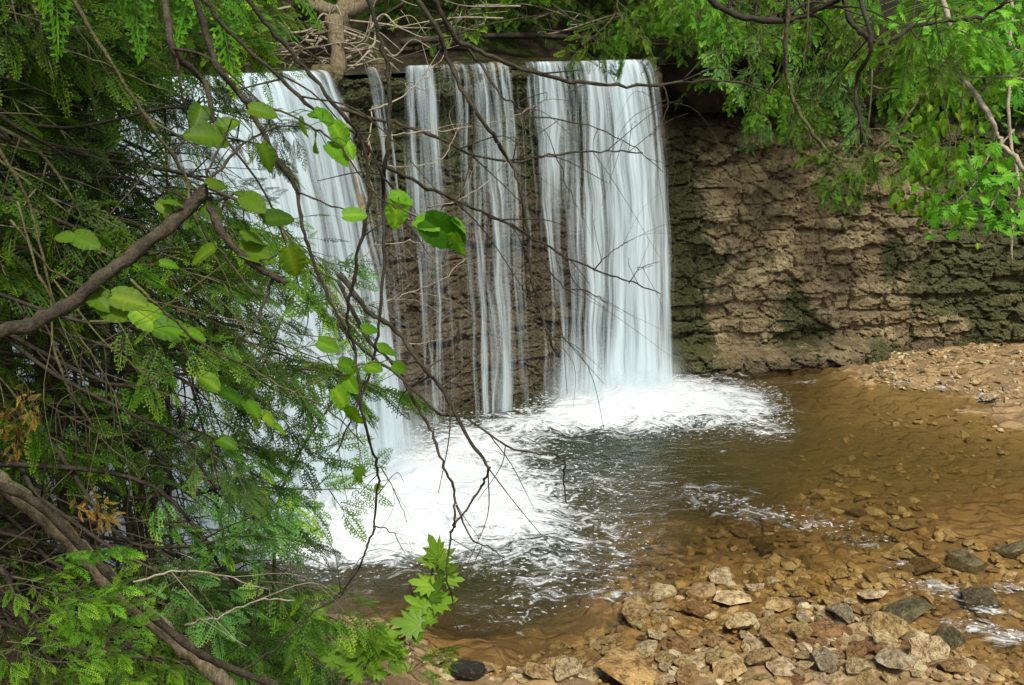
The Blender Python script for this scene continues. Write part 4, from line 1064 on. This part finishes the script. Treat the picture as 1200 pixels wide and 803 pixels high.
bare('second dark branch close above it, bending toward the leaning snag', [([(282, -10), (320, 40), (350, 70), (400, 128), (425, 165), (434, 230), (420, 300), (404, 380), (413, 425), (427, 478), (440, 537), (444, 563), (437, 617), (429, 644), (420, 667), (398, 698)], (3.2, 4.0), 2.6, 1.0),
     ([(444, 560), (462, 580), (478, 606)], 3.9, .8, .4), ([(437, 617), (455, 630), (476, 643)], 3.9, .8, .4)], 'bark_dark', 5, (.15, .45), [(422, 557, 24, 3.9, 80), (418, 563, 18, 3.9, 200), (445, 570, 14, 3.9, -10)])
bare('dark vertical branch hanging over the stump and the middle ribbons', [([(428, -10), (445, 50), (455, 95), (457, 150), (451, 200), (446, 240), (450, 314), (444, 388), (430, 445), (413, 488), (396, 525)], (3.6, 4.0), 3.2, 1.0)], 'bark_dark', 5)
bare('long forked branch sweeping down across the wide curtain of water', [([(482, -8), (514, 34), (524, 67), (551, 118), (578, 158), (595, 188), (608, 215), (618, 270), (622, 324), (629, 351), (642, 388), (655, 420)], (4.2, 4.8), 3.0, .9),
     ([(506, -6), (534, 44), (558, 57), (602, 77), (669, 96), (736, 101), (800, 98), (832, 94), (867, 97), (902, 110)], (4.2, 5.2), 3.0, .9),
     ([(534, 44), (558, 70), (588, 111), (612, 134), (616, 172)], 4.4, 1.8, .8), ([(618, 270), (655, 334), (686, 344), (711, 354)], 4.7, 1.0, .5), ([(880 - 102, 101), (785, 125), (772, 150), (758, 158)], 5.0, .9, .4)], 'bark_limb', 9, (.2, .6))
bare('nearly level dark branch crossing the middle of the wide curtain', [([(395, 128), (460, 146), (511, 159), (551, 181), (602, 188), (652, 183), (702, 175), (752, 178)], (4.2, 5.0), 2.4, .8),
     ([(652, 183), (664, 215), (676, 240)], 4.8, .8, .4), ([(602, 135), (680, 146), (740, 170), (775, 200)], 4.9, 1.0, .5)], 'bark_limb', 9, (.2, .6))
bare('dark branch slanting from the leaf cluster to the foot of the wide curtain', [([(444, 190), (501, 218), (545, 240), (602, 270), (635, 287), (696, 314), (736, 330), (775, 347)], (4.0, 5.0), 2.4, .7),
     ([(696, 314), (716, 294), (736, 285)], 4.8, .8, .4), ([(736, 330), (752, 318), (774, 308)], 4.9, .7, .3)], 'bark_dark', 8, (.15, .5))
bare('bleached crooked twig with forks before the middle ribbons', [([(432, 130), (467, 116), (500, 87), (521, 60), (541, 13)], 4.3, 1.1, .5), ([(448, 158), (500, 155), (551, 150), (602, 136), (646, 113)], 4.3, .85, .4),
     ([(450, 198), (484, 193), (514, 188), (528, 171), (538, 150)], 4.3, .9, .45), ([(500, 247), (534, 235), (568, 218), (594, 190)], 4.3, .85, .4), ([(430, 200), (450, 240), (500, 247)], 4.3, .9, .6), ([(436, 125), (432, 165), (430, 200)], 4.3, 1.0, .9)], 'bark_pale', 5, (.12, .35))
bare('bleached twigs spreading low before the leftmost rock face', [([(395, 364), (440, 352), (480, 345), (520, 325), (545, 305)], 4.1, .8, .4), ([(440, 286), (480, 284), (510, 280), (545, 268)], 4.1, .7, .35),
     ([(440, 417), (480, 404), (520, 392)], 4.1, .8, .35), ([(395, 364), (430, 400), (440, 417)], 4.1, .8, .7), ([(395, 364), (420, 310), (440, 286)], 4.1, .8, .6)], 'bark_pale', 6, (.12, .4))
bare('arching branch curving down over the rock to the churning foam', [([(396, 322), (434, 361), (467, 391), (494, 421), (514, 451), (534, 488), (566, 541), (573, 552), (561, 580), (543, 602), (528, 614)], (3.8, 4.2), 3.0, 1.0)], 'bark_limb', 5)
bare('thin straight branch reaching from the leaves out over the dark pool', [([(396, 378), (434, 418), (467, 438), (511, 478), (545, 499), (602, 520), (656, 531), (660, 560), (664, 590)], (3.8, 4.4), 2.2, .8)], 'bark_limb', 5)
bare('hanging twig that reaches lowest of all over the pool', [([(396, 330), (430, 390), (467, 438), (487, 472), (508, 505), (518, 535), (533, 573), (534, 597), (528, 630), (524, 667), (530, 708), (536, 745)], (3.9, 4.3), 2.2, .8),
     ([(534, 597), (553, 617), (571, 640), (592, 660)], 4.2, 1.2, .6)], 'bark_limb', 4)
bare('dark crooked branch at far left above the log', [([(-20, 150), (30, 240), (60, 330), (85, 420), (125, 500), (170, 560)], (2.8, 3.4), 2.0, .9), ([(60, 330), (120, 400), (170, 450)], 3.0, 1.2, .6)], 'bark_green', 7)
bare('thin yellowish twig crossing under the broken limb', [([(10, 240), (60, 330), (100, 400), (140, 470), (165, 520)], (2.6, 3.0), 1.6, .8), ([(20, 255), (80, 320), (150, 350), (230, 365), (330, 380), (400, 395)], (2.7, 3.6), 1.5, .6)], 'bark_green', 3)
bare('dark twig curving along the bottom of the cedar sprays', [([(278, 788), (320, 760), (360, 730), (395, 700), (420, 660)], (3.6, 4.0), 1.6, .8), ([(300, 680), (300, 720), (290, 760)], 3.7, 1.3, .7)], 'bark_dark', 4)
bare('grey curved twigs arching over the lower cedar foliage', [([(160, 676), (210, 668), (255, 670), (310, 700)], 3.5, 1.4, .6), ([(215, 735), (260, 712), (300, 705), (345, 706)], 3.5, 1.5, .7)], 'bark_pale', 4)
bare('dark hooked branch along the top right with a twisted fork', [([(826, -10), (860, 17), (908, 25), (948, 17), (980, 0)], 5.0, 4.2, 3.0), ([(985, -20), (995, 0), (1008, 34), (1032, 49), (1066, 34), (1103, 25), (1153, 20), (1175, 0)], 5.2, 3.4, 2.0)], 'bark_dark', 6, (.2, .5))
bare('hanging loop of a twig with a pale tip before the rock wall', [([(919, -10), (919, 50), (926, 101), (945, 151), (975, 182), (1002, 189), (1029, 178), (1055, 151), (1081, 117)], (5.0, 5.3), 2.6, 1.6),
     ([(1020, 101), (1050, 105), (1079, 111), (1103, 91), (1125, 65)], 5.2, 1.6, 1.0)], 'bark_green', 3, (.15, .3))
bare('straight thin twig hanging to a fan of cedar sprays at right', [([(1013, -10), (1015, 50), (1010, 101), (1007, 141), (1014, 172)], 4.6, 2.6, 1.8)], 'bark_dark', 2)

# -- green fans of cedar hanging near the camera at right
def hanging_spray(px, py, d, n, label, key, s, spread=1.0, angs=None):
    p = P(px, py, d); e = empty('hanging_spray', p, label, 'foliage', 'cedar sprays hanging at the right')
    mb = MB(); V, Q = tube(spline([(0, 0, .35), (.01, 0, .15), (0, 0, 0)], 4), .005, 5); mb.add(V, Q)
    obj('twig', mb.mesh('twig', [MAT['bark_green']], True), e)
    for k in range(n):
        a = (k / max(1, n - 1) - .5) * 3.0 * spread if angs is None else angs[k]
        fo = obj('foliage', BO[key][k % len(BO[key])], e)
        fo.location = (0, 0, .02 * k); fo.rotation_euler = rot_to((math.sin(a), rng.normal() * .3, -math.cos(a) * .8 - .1), rng.normal() * .4); fo.scale = (s,) * 3
hanging_spray(1012, 172, 4.6, 5, 'fan of dark drooping cedar sprays on the straight hanging twig', 'cedar', .3)
hanging_spray(940, 78, 5.0, 2, 'single dark cedar spray hanging beside the looped twig', 'cedar', .22, .3)
hanging_spray(1095, 20, 4.8, 4, 'broad cedar spray under the twisted fork at top right', 'cedar_bright', .42, .8)
hanging_spray(1120, 165, 6, 3, 'pale green cedar spray by the maple stem at right', 'cedar_bright', .3, .8)
hanging_spray(722, 15, 5.2, 4, 'mossy cedar spray hanging above the top of the wide curtain', 'cedar', .34, .5)
hanging_spray(790, -15, 6, 3, 'bright sprig at the top just right of the falls', 'cedar_bright', .3, .8)

# -- maples at right and the sapling in front
plant('maple_tree', 'young maple leaning in at the upper right with sunlit yellow green leaves', 'tree',
      [([(1095, -40), (1113, 34), (1129, 84), (1156, 138), (1170, 165), (1187, 192), (1210, 230)], 8.0, 3.4, 2.4), ([(1193, -30), (1187, 67), (1185, 151), (1188, 215), (1183, 255), (1188, 310)], 8.2, 2.4, 1.3),
       ([(1129, 84), (1150, 92), (1180, 90), (1215, 100)], 8, 1.4, .8), ([(1113, 34), (1140, 40), (1170, 50), (1200, 62)], 7.8, 1.6, .8), ([(1185, 151), (1160, 190), (1140, 215), (1120, 240)], 8, 1.2, .6), ([(1188, 215), (1170, 240), (1150, 260)], 8, 1, .5)],
      rl(1150, 52, 60, 22, 60, 14, 24, 8) + rl(1175, 65, 40, 16, 40, 14, 22, 8) + rl(1160, 210, 40, 30, 46, 15, 24, 8) + rl(1130, 250, 40, 25, 36, 14, 22, 8) + rl(1180, 260, 24, 16, 20, 14, 22, 8) + rl(1180, 20, 40, 18, 30, 13, 22, 8) + rl(1185, 120, 30, 40, 22, 13, 20, 8.2) + rl(1070, 25, 40, 20, 22, 12, 20, 8.2),
      'bark_pale', 'maple', None, 'maple')
plant('creeper', 'leafy creeper climbing down the shaded rock at right', 'plant',
      [([(1085, 100), (1090, 150), (1080, 200), (1095, 250), (1090, 290)], 13.5, 1.2, .6), ([(1100, 110), (1112, 170), (1105, 220), (1120, 260)], 13.4, 1.2, .6)],
      rl(1085, 140, 30, 24, 50, 8, 15, 13.4, (40, 140)) + rl(1095, 195, 36, 28, 80, 8, 15, 13.3, (40, 140)) + rl(1090, 240, 36, 18, 50, 8, 14, 13.2, (40, 140)) + rl(1140, 170, 40, 60, 70, 8, 14, 13.2, (40, 140)), 'bark_green', 'broadleaf', None, 'oval', False)
plant('maple_sapling', 'small maple sapling with bright leaves at the water edge in front', 'plant',
      [([(395, 815), (425, 785), (455, 765), (478, 745), (495, 720), (504, 690), (510, 655)], (4.4, 4.6), 2.2, .9), ([(455, 765), (430, 752), (408, 760)], 4.5, 1.2, .7), ([(495, 720), (480, 690), (488, 675)], 4.6, 1, .6)],
      [(x, y, q * 1.1, d, -g) for x, y, q, d, g in [(510, 642, 34, 4.5, 100), (524, 668, 34, 4.5, 40), (536, 678, 28, 4.5, 5), (492, 682, 34, 4.5, 160), (508, 692, 32, 4.5, 60), (520, 704, 30, 4.5, 20), (488, 706, 30, 4.5, 150), (503, 716, 32, 4.5, 80), (476, 730, 36, 4.4, 170), (492, 738, 30, 4.4, 60), (455, 742, 44, 4.4, 30), (432, 750, 42, 4.4, 130), (420, 764, 36, 4.4, 170), (464, 762, 34, 4.4, 10), (408, 776, 32, 4.4, 150), (442, 772, 36, 4.4, 40), (402, 758, 30, 4.4, 160), (412, 792, 28, 4.4, 190), (520, 652, 28, 4.5, 60), (498, 656, 28, 4.5, 140), (470, 780, 28, 4.4, -20), (452, 788, 30, 4.4, -10), (385, 772, 28, 4.4, 170)]],
      'bark_green', 'sapling', None, 'maple')
e = empty('cedar_sprig', P(478, 790, 4.3), 'small cedar sprig growing beside the maple sapling', 'plant')
for k, (a, s) in enumerate(((.2, .2), (.9, .24), (-.3, .2), (1.3, .2))):
    fo = obj('foliage', BO['cedar'][k % 4], e); fo.rotation_euler = rot_to((math.sin(a), rng.normal() * .3, math.cos(a)), rng.normal()); fo.scale = (s,) * 3

# -- dead brown sprays and bright ferny sprays close by at left
e = empty('withered_spray', P(20, 440, 2.4), 'withered orange brown cedar spray at the left edge under the broken limb', 'foliage')
for k, (a, s) in enumerate(((.5, .12), (.0, .14), (.3, .13))):
    fo = obj('foliage', BO['dead_spray'][0], e); fo.location = (-.05 * k, .05 * k, -.06 * k); fo.rotation_euler = rot_to((math.sin(a), rng.normal() * .3, -math.cos(a)), rng.normal()); fo.scale = (s,) * 3
e = empty('withered_spray', P(85, 590, 2.9), 'withered ochre cedar sprays resting above the fallen log', 'foliage')
for k, (a, s) in enumerate(((.8, .13), (1.2, .15), (.2, .13))):
    fo = obj('foliage', BO['dead_spray'][0], e); fo.location = (.08 * k - .1, 0, .03 * k); fo.rotation_euler = rot_to((math.sin(a), rng.normal() * .3, -math.cos(a)), rng.normal()); fo.scale = (s,) * 3
for (px, py, d, lab, angs) in ((-10, 690, 2.3, 'bright green ferny spray at the lower left edge, the upper one', (1.5, 1.2, 1.8)), (-20, 770, 2.2, 'bright green ferny spray in the bottom left corner', (1.6, 1.25, 2.0, 1.0)), (60, 800, 2.5, 'bright ferny spray rising from the bottom edge at left', (1.7, 2.2, 2.7, 1.2))):
    p = P(px, py, d); e = empty('ferny_spray', p, lab, 'foliage', 'bright ferny sprays close by')
    for k, a in enumerate(angs):
        fo = obj('foliage', BO['cedar_bright'][k % 3], e); fo.location = (0, .1 * k, -.03 * k); fo.rotation_euler = rot_to((math.sin(a), .25, -math.cos(a)), rng.normal() * .3); fo.scale = (.22,) * 3

# ------------------------------------------------------------------ fallen log, stump, snag
def log(name, label, cat, pts, dep, r0, r1, bark, knob=.35, sub=8, sides=12):
    dp = np.linspace(dep[0], dep[1], len(pts)); p3 = np.array([P(a, b, c) for (a, b), c in zip(pts, dp)])
    sp = spline(p3, sub); base = sp[0].copy(); rad = np.linspace(r0, r1, len(sp)) / F * np.interp(np.linspace(0, 1, len(sp)), np.linspace(0, 1, len(dp)), dp)
    mb = MB(); V, Q = tube(sp - base, rad * (1 + .12 * np.sin(np.arange(len(sp)) * 1.7)), sides, knob, 3); mb.add(V, Q)
    return obj(name, mb.mesh(name, [MAT[bark]], True), None, label, cat, None, None, base)
log('fallen_log', 'grey brown fallen log slanting down the left bank', 'log', [(-40, 535), (20, 580), (70, 622), (130, 682), (200, 745), (262, 800), (320, 850)], (2.7, 3.5), 11, 9, 'bark_log')
log('vine', 'thin dark vine stem lying along the fallen log', 'vine', [(-30, 560), (40, 588), (100, 645), (160, 705), (225, 760), (270, 783), (330, 806)], (2.55, 3.3), 5.5, 4.0, 'bark_limb', .2)
log('snag', 'brown peeling snag leaning down the face between left fall and ribbons', 'snag', [(392, 20), (396, 70), (400, 128), (409, 180), (418, 220), (430, 262)], (13.2, 12.9), 10, 4, 'bark_log', .4)
log('mossy_log', 'dark mossy log lying along the stream above the wide curtain', 'log', [(470, 50), (540, 44), (620, 42), (700, 46), (770, 50)], (15.9, 17.4), 4, 2.5, 'bark_dark', .4)
e = empty('stump', P(425, 70, 13.6), 'tangled uprooted stump with bleached roots on the lip of the falls', 'stump')
b0 = P(425, 70, 13.6)
mb = MB(); V, Q = tube(spline([(-.42, .1, -.25), (-.33, .1, .05), (-.36, .15, .35), (-.2, .3, .7), (.15, .5, 1.2)], 6), np.concatenate([np.linspace(.30, .13, 8), np.linspace(.13, .16, 17)]), 12, .5, 4); mb.add(V, Q)
V, Q = tube(spline([(-.9, .5, .75), (-.2, .2, .62), (.35, .1, .95), (.8, .2, 1.5)], 5), np.linspace(.12, .05, 16), 9, .4, 5); mb.add(V, Q)
obj('trunk', mb.mesh('trunk', [MAT['bark_log']], True), e)
for j in range(64):
    a = rng.uniform(-3.3, .3) if j % 4 else rng.uniform(0, 6.28); ln = rng.uniform(.5, 1.3)
    st = np.array([-.4 + rng.normal() * .35, rng.normal() * .2, .15 + rng.normal() * .16])
    dv = np.array([math.cos(a), math.sin(a) * .6, rng.normal() * .22])
    pts = [st, st + dv * ln * .35 + rng.normal(size=3) * .08, st + dv * ln * .7 + rng.normal(size=3) * .12, st + dv * ln + rng.normal(size=3) * .14 + np.array([0, 0, -.1])]
    pth = spline(pts, 5); mb = MB(); V, Q = tube(pth, np.linspace(rng.uniform(.009, .024), .004, len(pth)), 5, .25); mb.add(V, Q)
    obj('root', mb.mesh('root', [MAT['bark_pale' if j % 3 else 'bark_log']], True), e)
# dead branches strewn along the dark bank above the stream
for j in range(22):
    x = rng.uniform(430, 800); y = rng.uniform(-5, 52); d = rng.uniform(15.2, 17.5)
    p = P(x, y, d); ln = rng.uniform(.8, 2.2); a = rng.normal() * .5 + (math.pi if rng.random() < .4 else 0)
    dv = np.array([math.cos(a), rng.normal() * .4, math.sin(a) * .6 - .1])
    pth = spline([(0, 0, 0), dv * ln * .5 + rng.normal(size=3) * .12, dv * ln + rng.normal(size=3) * .15], 6)
    mb = MB(); V, Q = tube(pth, np.linspace(rng.uniform(.012, .03), .006, len(pth)), 5, .25); mb.add(V, Q)
    for _ in range(5):
        k = int(rng.integers(2, len(pth))); dw = rng.normal(size=3); dw /= np.linalg.norm(dw); l2_ = rng.uniform(.2, .5)
        V, Q = tube(spline([pth[k], pth[k] + dw * l2_ * .5 + rng.normal(size=3) * .04, pth[k] + dw * l2_], 3), .005, 4); mb.add(V, Q)
    obj('dead_branch', mb.mesh('dead_branch', [MAT['bark_pale' if j % 4 == 0 else 'bark_limb']], True), None, 'dead crooked branch caught on the dark bank above the stream', 'branch', 'dead branches above the stream', loc=p)

for px, py, d, n, s_, l in ((395, 800, 5.6, 7, .42, 'left of the maple sapling'), (350, 770, 5.8, 8, .5, 'under the lowest cedar sprays'), (450, 806, 5.4, 6, .36, 'right beside the maple sapling stem')):
    p = P(px, py, d); p[2] = zq(p[0], p[1])
    shrub(p, n, s_, ['cedar', 'cedar_blue'], 'low young cedar on the near bank ' + l, 'young cedars on the near bank', 'young_cedar', 'shrub', (.0, .9))
# ------------------------------------------------------------------ light
w = bpy.data.worlds.new('World'); scene.world = w; w.use_nodes = True
nt = w.node_tree; bg = nt.nodes['Background']
sky = nt.nodes.new('ShaderNodeTexSky'); sky.sky_type = 'NISHITA'; sky.sun_disc = False
SUN_EL, SUN_AZ = R(58), R(160)          # azimuth clockwise from +Y
sky.sun_elevation = SUN_EL; sky.sun_rotation = SUN_AZ
sky.air_density = 1.0; sky.dust_density = 2.5; sky.ozone_density = 1.0
hs = nt.nodes.new('ShaderNodeHueSaturation'); hs.inputs['Saturation'].default_value = .45
nt.links.new(sky.outputs[0], hs.inputs['Color']); nt.links.new(hs.outputs[0], bg.inputs[0]); bg.inputs[1].default_value = .05
sd = bpy.data.lights.new('sun', 'SUN'); sd.energy = 1.5; sd.angle = R(12); sd.color = (1, .94, .80)
so = bpy.data.objects.new('sun', sd); COL.objects.link(so)
dirv = Vector((math.sin(SUN_AZ) * math.cos(SUN_EL), math.cos(SUN_AZ) * math.cos(SUN_EL), math.sin(SUN_EL)))
so.rotation_euler = dirv.to_track_quat('Z', 'Y').to_euler(); so.location = dirv * 30

vs = scene.view_settings
vs.view_transform = 'Standard'; vs.look = 'None'; vs.gamma = 1.0; vs.exposure = 1.9; vs.use_curve_mapping = False
scene.display_settings.display_device = 'sRGB'
cy = scene.cycles
cy.max_bounces = 8; cy.diffuse_bounces = 2; cy.glossy_bounces = 2; cy.transmission_bounces = 4
cy.transparent_max_bounces = 32
cy.use_denoising = True
try: cy.denoiser = 'OPENIMAGEDENOISE'
except Exception: pass
cy.caustics_reflective = False; cy.caustics_refractive = False
cy.sample_clamp_indirect = 6
